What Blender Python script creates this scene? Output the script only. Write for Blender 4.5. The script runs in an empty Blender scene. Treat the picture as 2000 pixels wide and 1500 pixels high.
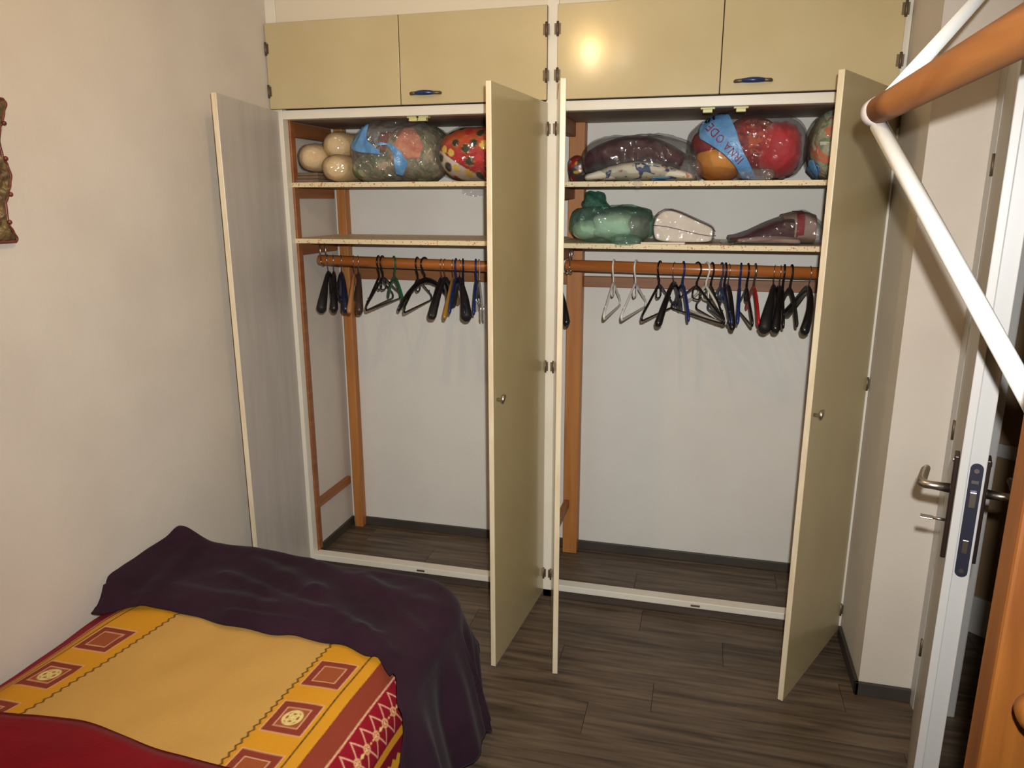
import bpy, bmesh, math, random
import numpy as np
from mathutils import Vector, Matrix, noise
from mathutils.bvhtree import BVHTree
S = bpy.context.scene
random.seed(7)
COL = S.collection
PI = math.pi

# ------------------------------------------------------------------ camera, world, lights, exposure
CP = Vector((1.6965, -2.7748, 1.627))
YAW, PIT, ROL, FPX = 0.2539, -0.2435, -0.0015, 1454.76
FW = Vector((-math.sin(YAW)*math.cos(PIT), math.cos(YAW)*math.cos(PIT), math.sin(PIT)))
R0 = Vector((math.cos(YAW), math.sin(YAW), 0)); U0 = R0.cross(FW)
RT = math.cos(ROL)*R0 + math.sin(ROL)*U0; UP = -math.sin(ROL)*R0 + math.cos(ROL)*U0
cam = bpy.data.cameras.new('camera'); co = bpy.data.objects.new('camera', cam); COL.objects.link(co)
M3 = Matrix((RT, UP, -FW)).transposed()
co.matrix_world = Matrix.Translation(CP) @ M3.to_4x4()
cam.sensor_width = 36; cam.lens = FPX/2000*36; cam.clip_start = 0.02
S.camera = co
w = bpy.data.worlds.new('world'); S.world = w; w.use_nodes = True
w.node_tree.nodes['Background'].inputs[0].default_value = (.9, .95, 1, 1)
w.node_tree.nodes['Background'].inputs[1].default_value = .15
S.view_settings.view_transform = 'Standard'; S.view_settings.look = 'None'
S.view_settings.gamma = 1; S.view_settings.use_curve_mapping = False
S.view_settings.exposure = 0.07
FLASH_W, BULB_W = 192.0, 2.2
# the camera's own flash, above and a little right of the lens
fl = bpy.data.lights.new('camera_flash', 'SPOT'); fl.energy = FLASH_W; fl.color = (1, 1, .985)
fl.shadow_soft_size = .012; fl.spot_size = math.radians(114); fl.spot_blend = 1.0
fo = bpy.data.objects.new('camera_flash', fl); COL.objects.link(fo)
fo.matrix_world = Matrix.Translation(CP + RT*.035 + UP*.08) @ M3.to_4x4()
# bulbs of the ceiling lamp
for i, (bx_, by_, pw) in enumerate(((1.03, -1.5, BULB_W), (1.2, -1.5, BULB_W*.3))):
    bl = bpy.data.lights.new('ceiling_bulb_light', 'POINT'); bl.energy = pw; bl.color = (1, .86, .70); bl.shadow_soft_size = .035
    bo = bpy.data.objects.new('ceiling_bulb_light', bl); COL.objects.link(bo); bo.location = (bx_, by_, 2.34)

def W(px, py, Y):      # point of the plane y = Y that the photograph shows at this pixel
    d = FW + RT*((px-1000)/FPX) - UP*((py-750)/FPX)
    return CP + d*((Y-CP.y)/d.y)

# ------------------------------------------------------------------ materials
def _n(nt, t, **kw):
    n = nt.nodes.new(t)
    for k, v in kw.items(): setattr(n, k, v)
    return n
def lin(c):            # sRGB 0-255 -> linear
    return tuple(((x/255)/12.92 if x/255 <= .04045 else ((x/255+.055)/1.055)**2.4) for x in c) + (1,)
def mat(name, rgb, rough=.5, rgb2=None, scale=8, stretch=(1, 1, 1), bump=0, bscale=60, spec=.5, metal=0, coat=0, sheen=0, alpha=1, detail=4, distort=0, coords='Object', rand=0, lo=.35, hi=.65, trans=0, bdist=.01):
    m = bpy.data.materials.new(name); m.use_nodes = True; nt = m.node_tree
    p = nt.nodes['Principled BSDF']
    p.inputs['Roughness'].default_value = rough; p.inputs['Metallic'].default_value = metal
    p.inputs['Specular IOR Level'].default_value = spec; p.inputs['Coat Weight'].default_value = coat; p.inputs['Coat Roughness'].default_value = .12
    p.inputs['Sheen Weight'].default_value = sheen; p.inputs['Alpha'].default_value = alpha
    p.inputs['Transmission Weight'].default_value = trans
    tc = _n(nt, 'ShaderNodeTexCoord')
    mp = _n(nt, 'ShaderNodeMapping'); mp.inputs['Scale'].default_value = stretch
    nt.links.new(tc.outputs[coords], mp.inputs['Vector'])
    vec = mp.outputs[0]
    if rand:
        oi = _n(nt, 'ShaderNodeObjectInfo'); ad = _n(nt, 'ShaderNodeVectorMath', operation='MULTIPLY_ADD')
        cb = _n(nt, 'ShaderNodeCombineXYZ'); nt.links.new(oi.outputs['Random'], cb.inputs[0]); nt.links.new(oi.outputs['Random'], cb.inputs[1]); nt.links.new(oi.outputs['Random'], cb.inputs[2])
        ad.inputs[1].default_value = (37, 91, 53); nt.links.new(cb.outputs[0], ad.inputs[0]); nt.links.new(vec, ad.inputs[2]); vec = ad.outputs[0]
    if rgb2 is None: p.inputs['Base Color'].default_value = lin(rgb)
    else:
        ns = _n(nt, 'ShaderNodeTexNoise'); ns.inputs['Scale'].default_value = scale; ns.inputs['Detail'].default_value = detail; ns.inputs['Distortion'].default_value = distort
        nt.links.new(vec, ns.inputs['Vector'])
        cr = _n(nt, 'ShaderNodeValToRGB'); cr.color_ramp.elements[0].position = lo; cr.color_ramp.elements[1].position = hi
        cr.color_ramp.elements[0].color = lin(rgb); cr.color_ramp.elements[1].color = lin(rgb2)
        nt.links.new(ns.outputs['Fac'], cr.inputs[0]); out = cr.outputs[0]
        if rand:
            hs = _n(nt, 'ShaderNodeHueSaturation'); mr = _n(nt, 'ShaderNodeMapRange'); mr.inputs[3].default_value = 1-rand; mr.inputs[4].default_value = 1+rand
            nt.links.new(oi.outputs['Random'], mr.inputs[0]); nt.links.new(mr.outputs[0], hs.inputs['Value']); nt.links.new(out, hs.inputs['Color']); out = hs.outputs[0]
        nt.links.new(out, p.inputs['Base Color'])
    if bump:
        nb = _n(nt, 'ShaderNodeTexNoise'); nb.inputs['Scale'].default_value = bscale; nb.inputs['Detail'].default_value = 3
        nt.links.new(vec, nb.inputs['Vector'])
        b = _n(nt, 'ShaderNodeBump'); b.inputs['Strength'].default_value = bump; b.inputs['Distance'].default_value = bdist
        nt.links.new(nb.outputs['Fac'], b.inputs['Height']); nt.links.new(b.outputs[0], p.inputs['Normal'])
    return m
def wood(name, a, b, axis, rough=.5, scale=6, rand=0, coat=0, lo=.3, hi=.7):
    st = [9, 9, 9]; st[axis] = .7
    return mat(name, a, rough, b, scale=scale, stretch=tuple(st), detail=6, distort=.6, bump=.08, bscale=12, rand=rand, coat=coat, lo=lo, hi=hi, bdist=.004)
def film(name, tint=(1, 1, 1), body=.08, gloss=.25, scale=30, strength=.9, rough=.2):
    # thin plastic foil: see-through, a little milky, with crumpled reflections
    m = bpy.data.materials.new(name); m.use_nodes = True; nt = m.node_tree; nt.nodes.remove(nt.nodes['Principled BSDF'])
    o = nt.nodes['Material Output']
    tr = _n(nt, 'ShaderNodeBsdfTransparent'); tr.inputs[0].default_value = (*tint, 1)
    df = _n(nt, 'ShaderNodeBsdfDiffuse'); df.inputs[0].default_value = (*[.75*t+.05 for t in tint], 1)
    gl = _n(nt, 'ShaderNodeBsdfGlossy'); gl.inputs['Roughness'].default_value = rough
    tc = _n(nt, 'ShaderNodeTexCoord'); vo = _n(nt, 'ShaderNodeTexVoronoi'); vo.inputs['Scale'].default_value = scale
    dn_ = _n(nt, 'ShaderNodeTexNoise'); dn_.inputs['Scale'].default_value = scale*.35; dn_.inputs['Detail'].default_value = 3
    av = _n(nt, 'ShaderNodeVectorMath', operation='MULTIPLY_ADD'); av.inputs[1].default_value = (.06, .06, .06)
    nt.links.new(tc.outputs['Object'], dn_.inputs['Vector']); nt.links.new(dn_.outputs['Color'], av.inputs[0]); nt.links.new(tc.outputs['Object'], av.inputs[2])
    nt.links.new(av.outputs[0], vo.inputs['Vector'])
    b = _n(nt, 'ShaderNodeBump'); b.inputs['Strength'].default_value = strength; b.inputs['Distance'].default_value = .02
    nt.links.new(vo.outputs['Distance'], b.inputs['Height']); nt.links.new(b.outputs[0], gl.inputs['Normal'])
    m1 = _n(nt, 'ShaderNodeMixShader'); m1.inputs[0].default_value = body
    nt.links.new(tr.outputs[0], m1.inputs[1]); nt.links.new(df.outputs[0], m1.inputs[2])
    lw = _n(nt, 'ShaderNodeFresnel'); lw.inputs[0].default_value = 1.45
    mm = _n(nt, 'ShaderNodeMath', operation='MULTIPLY_ADD', use_clamp=True); mm.inputs[1].default_value = .35; mm.inputs[2].default_value = gloss*.2
    nt.links.new(lw.outputs[0], mm.inputs[0])
    m2 = _n(nt, 'ShaderNodeMixShader'); nt.links.new(mm.outputs[0], m2.inputs[0]); nt.links.new(m1.outputs[0], m2.inputs[1]); nt.links.new(gl.outputs[0], m2.inputs[2])
    nt.links.new(m2.outputs[0], o.inputs['Surface'])
    return m
def vcol_mat(name, rough=.8, bump=.15, bscale=300, sheen=0):
    m = mat(name, (128, 128, 128), rough, bump=bump, bscale=bscale, sheen=sheen, spec=.2); nt = m.node_tree
    a = _n(nt, 'ShaderNodeVertexColor'); a.layer_name = 'Col'
    nt.links.new(a.outputs[0], nt.nodes['Principled BSDF'].inputs['Base Color']); return m
def emit(name, col, s):
    m = bpy.data.materials.new(name); m.use_nodes = True; p = m.node_tree.nodes['Principled BSDF']
    p.inputs['Base Color'].default_value = (*col, 1); p.inputs['Emission Color'].default_value = (*col, 1); p.inputs['Emission Strength'].default_value = s; return m
def speckle(name, base, dots):
    m = mat(name, base, .55); nt = m.node_tree; tc = _n(nt, 'ShaderNodeTexCoord')
    v = _n(nt, 'ShaderNodeTexVoronoi'); v.inputs['Scale'].default_value = 110; nt.links.new(tc.outputs['Object'], v.inputs['Vector'])
    n2 = _n(nt, 'ShaderNodeTexNoise'); n2.inputs['Scale'].default_value = 70; nt.links.new(tc.outputs['Object'], n2.inputs['Vector'])
    ad = _n(nt, 'ShaderNodeMath', operation='ADD'); nt.links.new(v.outputs['Distance'], ad.inputs[0]); nt.links.new(n2.outputs['Fac'], ad.inputs[1])
    cr = _n(nt, 'ShaderNodeValToRGB'); cr.color_ramp.elements[0].position = .66; cr.color_ramp.elements[1].position = .78
    cr.color_ramp.elements[0].color = lin(dots); cr.color_ramp.elements[1].color = lin(base)
    nt.links.new(ad.outputs[0], cr.inputs[0]); nt.links.new(cr.outputs[0], nt.nodes['Principled BSDF'].inputs['Base Color']); return m
def floral(name, base, spots, scale=16, thr=.42, rough=.7):
    # printed cloth: blotches of several colours on a ground
    m = mat(name, base, rough); nt = m.node_tree; tc = _n(nt, 'ShaderNodeTexCoord')
    prev = None
    for i, (c, off, th) in enumerate(spots):
        mp = _n(nt, 'ShaderNodeMapping'); mp.inputs['Location'].default_value = (off, off*1.7, -off)
        nt.links.new(tc.outputs['Object'], mp.inputs[0])
        ns = _n(nt, 'ShaderNodeTexNoise'); ns.inputs['Scale'].default_value = scale; ns.inputs['Detail'].default_value = 3; ns.inputs['Distortion'].default_value = 1
        nt.links.new(mp.outputs[0], ns.inputs['Vector'])
        cr = _n(nt, 'ShaderNodeValToRGB'); cr.color_ramp.elements[0].position = th; cr.color_ramp.elements[1].position = th+.04
        nt.links.new(ns.outputs['Fac'], cr.inputs[0])
        mx = _n(nt, 'ShaderNodeMixRGB'); nt.links.new(cr.outputs[0], mx.inputs[0])
        if prev is None: mx.inputs[1].default_value = lin(base)
        else: nt.links.new(prev, mx.inputs[1])
        mx.inputs[2].default_value = lin(c); prev = mx.outputs[0]
    nt.links.new(prev, nt.nodes['Principled BSDF'].inputs['Base Color']); return m

M = {}
M['wall'] = mat('wall_paint', (216, 207, 194), .85, (209, 199, 186), scale=3, bump=.2, bscale=110, spec=.2, bdist=.004)
M['wall_closet'] = mat('closet_wall_paint', (228, 225, 216), .85, (222, 218, 209), scale=3, bump=.15, bscale=90, spec=.2, bdist=.004)
M['ceil'] = mat('ceiling_paint', (235, 230, 220), .9)
M['hallwall'] = mat('hall_wall_paint', (140, 115, 80), .8, (128, 104, 72), scale=4)
M['white'] = mat('white_lacquer', (232, 226, 210), .35, (226, 218, 200), scale=5)
M['gap'] = mat('dark_gap', (30, 24, 18), .9)
M['doorwhite'] = mat('white_door_lacquer', (184, 182, 178), .45)
M['cream'] = mat('cream_gloss', (199, 183, 141), .2, (193, 176, 134), scale=4, bump=.02, bscale=25, coat=.3)
M['cream_edge'] = mat('cream_edge_paint', (222, 208, 178), .4, (212, 194, 160), scale=14, stretch=(4, 4, .6))
M['grey_in'] = mat('grey_door_inside', (202, 195, 187), .45, (193, 186, 177), scale=6, stretch=(3, 3, .4))
M['board'] = mat('cream_board', (222, 210, 186), .6)
M['plinth'] = mat('dark_plinth', (78, 66, 56), .6, (64, 54, 46), scale=6, stretch=(.6, 6, 6))
M['base_dark'] = mat('dark_grey_baseboard', (70, 64, 58), .5, (60, 54, 48), scale=6)
M['pine'] = wood('pine_post_wood', (190, 128, 66), (164, 100, 46), 2, .5, 3)
M['pine_y'] = wood('pine_batten_wood', (160, 100, 56), (132, 78, 42), 1, .5, 3)
M['pine_x'] = wood('pine_rail_wood', (150, 100, 58), (128, 80, 44), 0, .5, 3)
M['rod'] = wood('varnished_rod_wood', (186, 112, 52), (158, 88, 36), 0, .3, 3, coat=.3)
M['bar'] = wood('honey_bar_wood', (158, 100, 48), (132, 78, 32), 1, .6, 3)
M['nearpost'] = wood('orange_pine_wood', (134, 80, 24), (92, 48, 12), 2, .5, 2.2, coat=.1)
M['shelf'] = speckle('speckled_chipboard', (226, 208, 166), (190, 120, 96))
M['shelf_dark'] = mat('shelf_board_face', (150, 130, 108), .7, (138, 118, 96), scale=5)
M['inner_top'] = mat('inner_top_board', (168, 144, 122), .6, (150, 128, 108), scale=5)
M['plank'] = mat('vinyl_plank_wood', (108, 91, 73), .45, (62, 49, 38), scale=3, stretch=(1.0, 15, 9), detail=8, distort=.5, bump=.08, bscale=12, rand=.13, lo=.34, hi=.68, bdist=.004)
M['metal'] = mat('brushed_metal', (190, 184, 172), .3, metal=1)
M['wire'] = mat('hook_wire', (200, 200, 200), .25, metal=1)
M['darkmetal'] = mat('dark_bronze_metal', (70, 56, 52), .35, metal=.8)
M['hinge'] = mat('old_hinge_metal', (112, 98, 80), .5, metal=.7)
M['lockplate'] = mat('dark_steel_plate', (62, 62, 78), .35, metal=.6)
M['black'] = mat('black_plastic', (22, 20, 22), .3, spec=.5)
M['blackvelvet'] = mat('black_matt', (20, 18, 19), .6)
M['brown'] = mat('dark_brown_wood', (62, 42, 34), .4)
M['tan'] = mat('tan_wood', (170, 118, 74), .45)
M['gold'] = mat('amber_wood', (150, 112, 48), .4)
M['whitep'] = mat('white_plastic', (224, 220, 210), .35)
M['blue'] = mat('blue_plastic', (24, 44, 104), .35)
M['bluegrey'] = mat('blue_grey_plastic', (44, 62, 88), .35)
M['navy'] = mat('navy_plastic', (22, 26, 52), .35)
M['green'] = mat('green_plastic', (30, 92, 58), .35)
M['red'] = mat('red_plastic', (168, 28, 30), .35)
M['clear'] = mat('clear_plastic', (225, 225, 222), .12, trans=.75)
M['bluehandle'] = mat('blue_handle_plastic', (30, 48, 92), .3)
M['catch'] = mat('yellowish_catch_plastic', (205, 200, 140), .4)
M['cap'] = mat('grey_cap_plastic', (176, 164, 158), .4)
M['tube'] = mat('white_tube_lacquer', (240, 242, 238), .3)
M['cream_roll'] = mat('cream_fleece', (236, 208, 160), .8, (226, 194, 142), scale=30, bump=.3, bscale=80)
M['taupe'] = mat('taupe_cloth', (128, 104, 82), .85, (112, 90, 70), scale=20)
M['maroon'] = mat('maroon_fleece', (70, 12, 22), .8, (48, 9, 16), scale=10, sheen=.1)
M['redcloth'] = mat('red_cloth', (196, 16, 34), .7, (170, 12, 28), scale=9, sheen=.2)
M['darkred'] = mat('dark_red_cloth', (126, 10, 24), .75)
M['orange'] = mat('orange_yellow_cloth', (222, 150, 54), .7, (206, 130, 38), scale=8)
M['bagblue'] = mat('blue_bag_print', (106, 156, 202), .35, (84, 136, 190), scale=16, spec=.5, bump=.5, bscale=45, bdist=.01)
M['print_red'] = mat('dark_red_print', (120, 30, 50), .6)
M['flor_green'] = floral('green_floral_cloth', (140, 140, 108), [((96, 112, 74), 0, .5), ((178, 160, 126), 3, .56), ((160, 96, 72), 7, .6)], 20)
M['flor_red'] = floral('red_floral_cloth', (140, 20, 26), [((176, 70, 30), 1, .53), ((110, 14, 20), 5, .55), ((168, 110, 40), 9, .62)], 26)
M['flor_pale'] = floral('pale_floral_cloth', (156, 160, 134), [((112, 128, 90), 2, .5), ((196, 110, 70), 6, .57), ((206, 206, 190), 11, .58)], 20)
M['bluewhite'] = floral('blue_white_print_cloth', (206, 200, 178), [((52, 74, 110), 2, .55), ((214, 208, 190), 4, .6), ((190, 120, 90), 8, .64)], 17)
M['stripe_grey'] = mat('grey_taupe_blanket', (150, 128, 118), .8, (132, 110, 100), scale=12)
M['offwhite'] = mat('off_white_foam', (214, 204, 190), .8, (206, 194, 178), scale=20)
M['piping'] = mat('plum_piping', (92, 62, 70), .7)
M['linen'] = mat('white_linen', (224, 216, 198), .8)
M['film'] = film('clear_bag_film', (.97, .97, .97), .03, .3, 30, .8)
M['film_smooth'] = film('tight_clear_film', (.97, .97, .97), .03, .1, 30, .4)
M['film_grey'] = film('hazy_bag_film', (.95, .94, .93), .10, .4, 42, 1.0)
M['film_green'] = film('green_bag_film', (.70, .93, .82), .12, .35, 26, rough=.25)
M['film_green_dark'] = film('gathered_green_bag_film', (.20, .52, .38), .22, .35, 26, rough=.25)
M['film_blue'] = film('blue_bag_film', (.55, .75, .95), .35, .3, 30)
M['film_white'] = film('milky_bag_film', (.95, .95, .95), .45, .3, 30)
M['purple'] = mat('purple_velvet_blanket', (50, 30, 42), .9, (42, 25, 35), scale=7, bump=.12, bscale=140, sheen=.05, spec=.05)
M['redthrow'] = mat('red_fleece_throw', (128, 10, 24), .85, (118, 8, 20), scale=9, bump=.15, bscale=200, sheen=.04, spec=.1)
M['mattress'] = mat('mattress_ticking', (180, 170, 155), .85)
M['bedframe'] = wood('bed_frame_wood', (120, 80, 50), (96, 62, 36), 1)
M['gilt'] = mat('aged_gilt_carving', (138, 120, 74), .45, (92, 64, 50), scale=40, detail=5, bump=.8, bscale=70, metal=.25, bdist=.01)
M['gilt_rim'] = mat('reddish_gilt_rim', (130, 66, 50), .4, (104, 52, 44), scale=30, metal=.25)
M['painting'] = mat('faded_oil_painting', (170, 130, 40), .5, (110, 80, 40), scale=6)
M['duvet'] = vcol_mat('printed_duvet_cotton')
M['bulb'] = emit('warm_bulb_glow', (1, .62, .22), 320)
M['bulb_dim'] = emit('dim_bulb_glow', (1, .66, .34), 14)
M['hallfloor_trim'] = mat('worn_threshold_wood', (128, 108, 92), .6, (112, 92, 78), scale=8)

# ------------------------------------------------------------------ mesh helpers
def finish(name, bm, m, parent=None, smooth=False, loc=None, rotz=0, recalc=True):
    if recalc: bmesh.ops.recalc_face_normals(bm, faces=bm.faces)
    me = bpy.data.meshes.new(name); bm.to_mesh(me); bm.free()
    for mm in (m if isinstance(m, (list, tuple)) else [m]): me.materials.append(mm)
    if smooth: me.polygons.foreach_set('use_smooth', [True]*len(me.polygons))
    o = bpy.data.objects.new(name, me); COL.objects.link(o)
    if parent: o.parent = parent
    if loc: o.location = loc
    o.rotation_euler.z = rotz
    return o
def box(bm, lo, hi, bev=0, M4=None, mi=0):
    r = bmesh.ops.create_cube(bm, size=1); vs = r['verts']
    c = [(a+b)/2 for a, b in zip(lo, hi)]; s = [b-a for a, b in zip(lo, hi)]
    for v in vs: v.co = Vector((c[0]+v.co.x*s[0], c[1]+v.co.y*s[1], c[2]+v.co.z*s[2]))
    fs = list({f for v in vs for f in v.link_faces})
    for f in fs: f.material_index = mi
    if bev:
        es = list({e for v in vs for e in v.link_edges})
        rr = bmesh.ops.bevel(bm, geom=es, offset=bev, segments=2, affect='EDGES', profile=.5)
        vs = list({v for f in rr['faces'] for v in f.verts} | {v for v in vs if v.is_valid})
    if M4 is not None:
        for v in vs: v.co = M4 @ v.co
    return vs
def bx(name, lo, hi, m, parent=None, bev=.002):
    bm = bmesh.new(); box(bm, lo, hi, bev); return finish(name, bm, m, parent)
def tube(bm, pts, rad, n=10, closed=False, caps=True, rb=None, up=Vector((0, 0, 1)), mi=0):
    pts = [Vector(p) for p in pts]; N = len(pts)
    ra = rad if isinstance(rad, (list, tuple)) else [rad]*N
    rb = ra if rb is None else (rb if isinstance(rb, (list, tuple)) else [rb]*N)
    rings = []; prev = None
    for i, p in enumerate(pts):
        a = pts[(i-1) % N] if (closed or i > 0) else p; b = pts[(i+1) % N] if (closed or i < N-1) else p
        t = (b-a).normalized()
        if prev is None:
            u = up - t*up.dot(t)
            if u.length < 1e-3: u = Vector((1, 0, 0)) - t*t.x
        else: u = prev - t*prev.dot(t)
        u.normalize(); v = t.cross(u); prev = u
        rings.append([bm.verts.new(p + v*(ra[i]*math.cos(2*PI*k/n)) + u*(rb[i]*math.sin(2*PI*k/n))) for k in range(n)])
    L = N if closed else N-1
    for i in range(L):
        A, B = rings[i], rings[(i+1) % N]
        for k in range(n):
            f = bm.faces.new((A[k], A[(k+1) % n], B[(k+1) % n], B[k])); f.smooth = True; f.material_index = mi
    if caps and not closed:
        f1 = bm.faces.new(rings[0][::-1]); f2 = bm.faces.new(rings[-1]); f1.material_index = f2.material_index = mi
    return rings
def rounded_tube(bm, p0, p1, r, n=20, dome=.6):   # tube with softly domed ends
    p0, p1 = Vector(p0), Vector(p1); d = (p1-p0).normalized(); P = []; Rr = []
    for a in (0, 20, 45, 70, 90): P.append(p0 - d*(r*dome*math.cos(math.radians(a)))); Rr.append(max(r*math.sin(math.radians(a)), r*.12))
    for a in (90, 70, 45, 20, 0): P.append(p1 + d*(r*dome*math.cos(math.radians(a)))); Rr.append(max(r*math.sin(math.radians(a)), r*.12))
    tube(bm, P, Rr, n)
def blob_bm(c, r, e=.75, amp=.0, freq=6, seed=0, floor=None, nu=40, nv=22, shear=0, tilt=None, fold=0, foldn=9, ridge=0):
    bm = bmesh.new(); rows = []
    sg = lambda v: math.copysign(abs(v)**e, v)
    for j in range(1, nv):
        th = PI*j/nv; row = []
        for i in range(nu):
            ph = 2*PI*i/nu
            p = Vector((sg(math.sin(th))*sg(math.cos(ph))*r[0], sg(math.sin(th))*sg(math.sin(ph))*r[1], sg(math.cos(th))*r[2]))
            row.append(p)
        rows.append(row)
    def dis(p):
        q = Vector(p); d = q.normalized()
        k = noise.noise(Vector((p.x*freq+seed*3.1, p.y*freq+seed*1.7, p.z*freq)))*amp + noise.noise(Vector((p.x*freq*2.7+seed, p.y*freq*2.7, p.z*freq*2.7)))*amp*.4
        if fold: k += fold*math.sin(foldn*math.atan2(p.z, p.x) + seed + 2*noise.noise(p*5))
        if ridge:   # sharp creases of crumpled foil
            n1 = noise.noise(Vector((p.x*11+seed, p.y*11, p.z*11+p.x*5))); n2 = noise.noise(Vector((p.x*25, p.y*25+seed, p.z*25-p.x*9)))
            k += ridge*(1-2.2*abs(n1)) + ridge*.5*(1-2.2*abs(n2))
        q += d*k; q.x += shear*q.z
        if tilt: q.rotate(Matrix.Rotation(tilt, 3, 'Y'))
        q += Vector(c)
        if floor is not None and q.z < floor: q.z = floor
        return q
    V = [[bm.verts.new(dis(p)) for p in row] for row in rows]
    top = bm.verts.new(dis(Vector((0, 0, r[2])))); bot = bm.verts.new(dis(Vector((0, 0, -r[2]))))
    for j in range(len(V)-1):
        for i in range(nu): bm.faces.new((V[j][i], V[j+1][i], V[j+1][(i+1) % nu], V[j][(i+1) % nu]))
    for i in range(nu):
        bm.faces.new((top, V[0][i], V[0][(i+1) % nu])); bm.faces.new((bot, V[-1][(i+1) % nu], V[-1][i]))
    return bm
def blob(name, c, r, m, parent, **kw):
    return finish(name, blob_bm(c, r, **kw), m, parent, smooth=True)
def grid_bm(P, close=False):
    bm = bmesh.new(); V = [[bm.verts.new(p) for p in row] for row in P]
    for a in range(len(V)-1):
        for b in range(len(V[0])-1): bm.faces.new((V[a][b], V[a][b+1], V[a+1][b+1], V[a+1][b]))
    return bm
def thing(name, label, cat, loc=(0, 0, 0), rotz=0, group=None):
    o = bpy.data.objects.new(name, None); COL.objects.link(o); o.location = loc; o.rotation_euler.z = rotz; o.empty_display_size = .05
    o['label'] = label; o['category'] = cat
    if group: o['group'] = group
    return o
def tag(o, label, cat, group=None):
    o['label'] = label; o['category'] = cat
    if group: o['group'] = group
    return o
def struct(o): o['kind'] = 'structure'; return o
def sbox(name, lo, hi, m, bev=0): return struct(bx(name, lo, hi, m, None, bev))
def smooth01(t): t = max(0, min(1, t)); return t*t*(3-2*t)

# ------------------------------------------------------------------ room shell
YB = .488                      # back wall of the wardrobe niche
XR, YP = 2.275, -.355          # side of the pier right of the wardrobe, its front
HX0, HX1 = 2.45, 3.30          # door opening
CEIL = 2.52
XE, YS = 3.55, -3.5            # far right wall, wall behind the camera
sbox('wall_left', (-.12, YS-.1, -.05), (0, YB+.1, CEIL), M['wall'])
sbox('wall_back', (0, YB, -.05), (XR, YB+.1, CEIL), M['wall_closet'])
bm = bmesh.new(); box(bm, (XR, YP, -.05), (HX0, YB+.1, CEIL)); struct(finish('wall_pier', bm, M['wall']))
sbox('wall_door', (HX1+.06, YP, -.05), (XE, YP+.12, CEIL), M['wall'])
sbox('wall_lintel', (HX0, YP, 2.06), (HX1+.06, YP+.12, CEIL), M['wall'])
sbox('wall_right', (XE, YS-.1, -.05), (XE+.1, YP+.12, CEIL), M['wall'])
sbox('wall_front', (0, YS-.1, -.05), (XE, YS, CEIL), M['wall'])
sbox('ceiling', (-.1, YS-.1, CEIL), (5.3, 2.4, CEIL+.08), M['ceil'])
# hall behind the door
sbox('wall_hall_far', (HX0, 2.2, -.05), (5.2, 2.3, CEIL), M['hallwall'])
sbox('wall_hall_side', (5.1, YP, -.05), (5.2, 2.2, CEIL), M['hallwall'])
# oblique hall wall with its white skirting and rail
ha, hb = Vector((2.46, .43, 0)), Vector((3.75, -.68+.9*0, 0))
d = Vector((.051, -.044, 0)).normalized(); nrm = Vector((-d.y, d.x, 0))   # points away from the room
hb = ha + d*1.0
def oblique(name, z0, z1, t0, t1, m, bev=0, l1=1.0):
    bm = bmesh.new(); X = Matrix(((d.x, nrm.x, 0, ha.x), (d.y, nrm.y, 0, ha.y), (0, 0, 1, 0), (0, 0, 0, 1)))
    box(bm, (0, t0, z0), (l1, t1, z1), bev, X); return struct(finish(name, bm, m))
oblique('wall_hall', -.05, CEIL, 0, .1, M['hallwall'])
oblique('baseboard_hall', .0, .15, -.018, 0, M['doorwhite'], .004)
oblique('trim_1', .715, .765, -.02, 0, M['doorwhite'], .004)

# floor: sub-floor with a plank for each board
fl_o = sbox('floor', (-.1, YS-.1, -.06), (5.2, 2.3, -.0035), M['gap'])
rowp = .155; row0 = -.005
offs = {0: 1.527, -1: 1.838, -2: 1.262, -3: 1.605, 1: 1.788, 2: 1.475}
import itertools
def plank(x0, x1, y0, y1):
    g = .0007
    bm = bmesh.new(); box(bm, (x0+g, y0+g, -.0034), (x1-g, y1-g, 0), .0006)
    o = finish('plank', bm, M['plank'], fl_o)
for k in range(-23, 16):
    y1 = row0 + rowp*k + (rowp if k > 0 else 0); y1 = row0 + rowp*k; y0 = y1 - rowp
    kk = k
    off = offs.get(k, (k*.37) % .96)
    xs = [off + .96*i for i in range(-3, 5)]
    lim0, lim1 = (0.0, XE) if y0 < YP-.05 else (0.0, 5.1)
    if y0 > YB: lim0 = 2.45
    yy0, yy1 = max(y0, YS), min(y1, 2.2)
    if y0 < YB < y1 : pass
    for a, b in zip(xs[:-1], xs[1:]):
        a2, b2 = max(a, lim0), min(b, lim1)
        if b2-a2 > .03 and yy1-yy0 > .01: plank(a2, b2, yy0, yy1)

# baseboards
sbox('baseboard_back', (.02, YB-.012, 0), (XR-.0, YB, .042), M['base_dark'], .002)
sbox('baseboard_left', (0, .075, 0), (.012, YB-.012, .042), M['base_dark'], .002)
sbox('baseboard_pier_side', (XR-.012, YP-.012, 0), (XR, -.012, .048), M['base_dark'], .002)
sbox('baseboard_pier_front', (XR-.012, YP-.012, 0), (HX0-.015, YP, .048), M['base_dark'], .002)
sbox('baseboard_left_room', (0, YS, 0), (.012, -.03, .048), M['base_dark'], .002)

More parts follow.
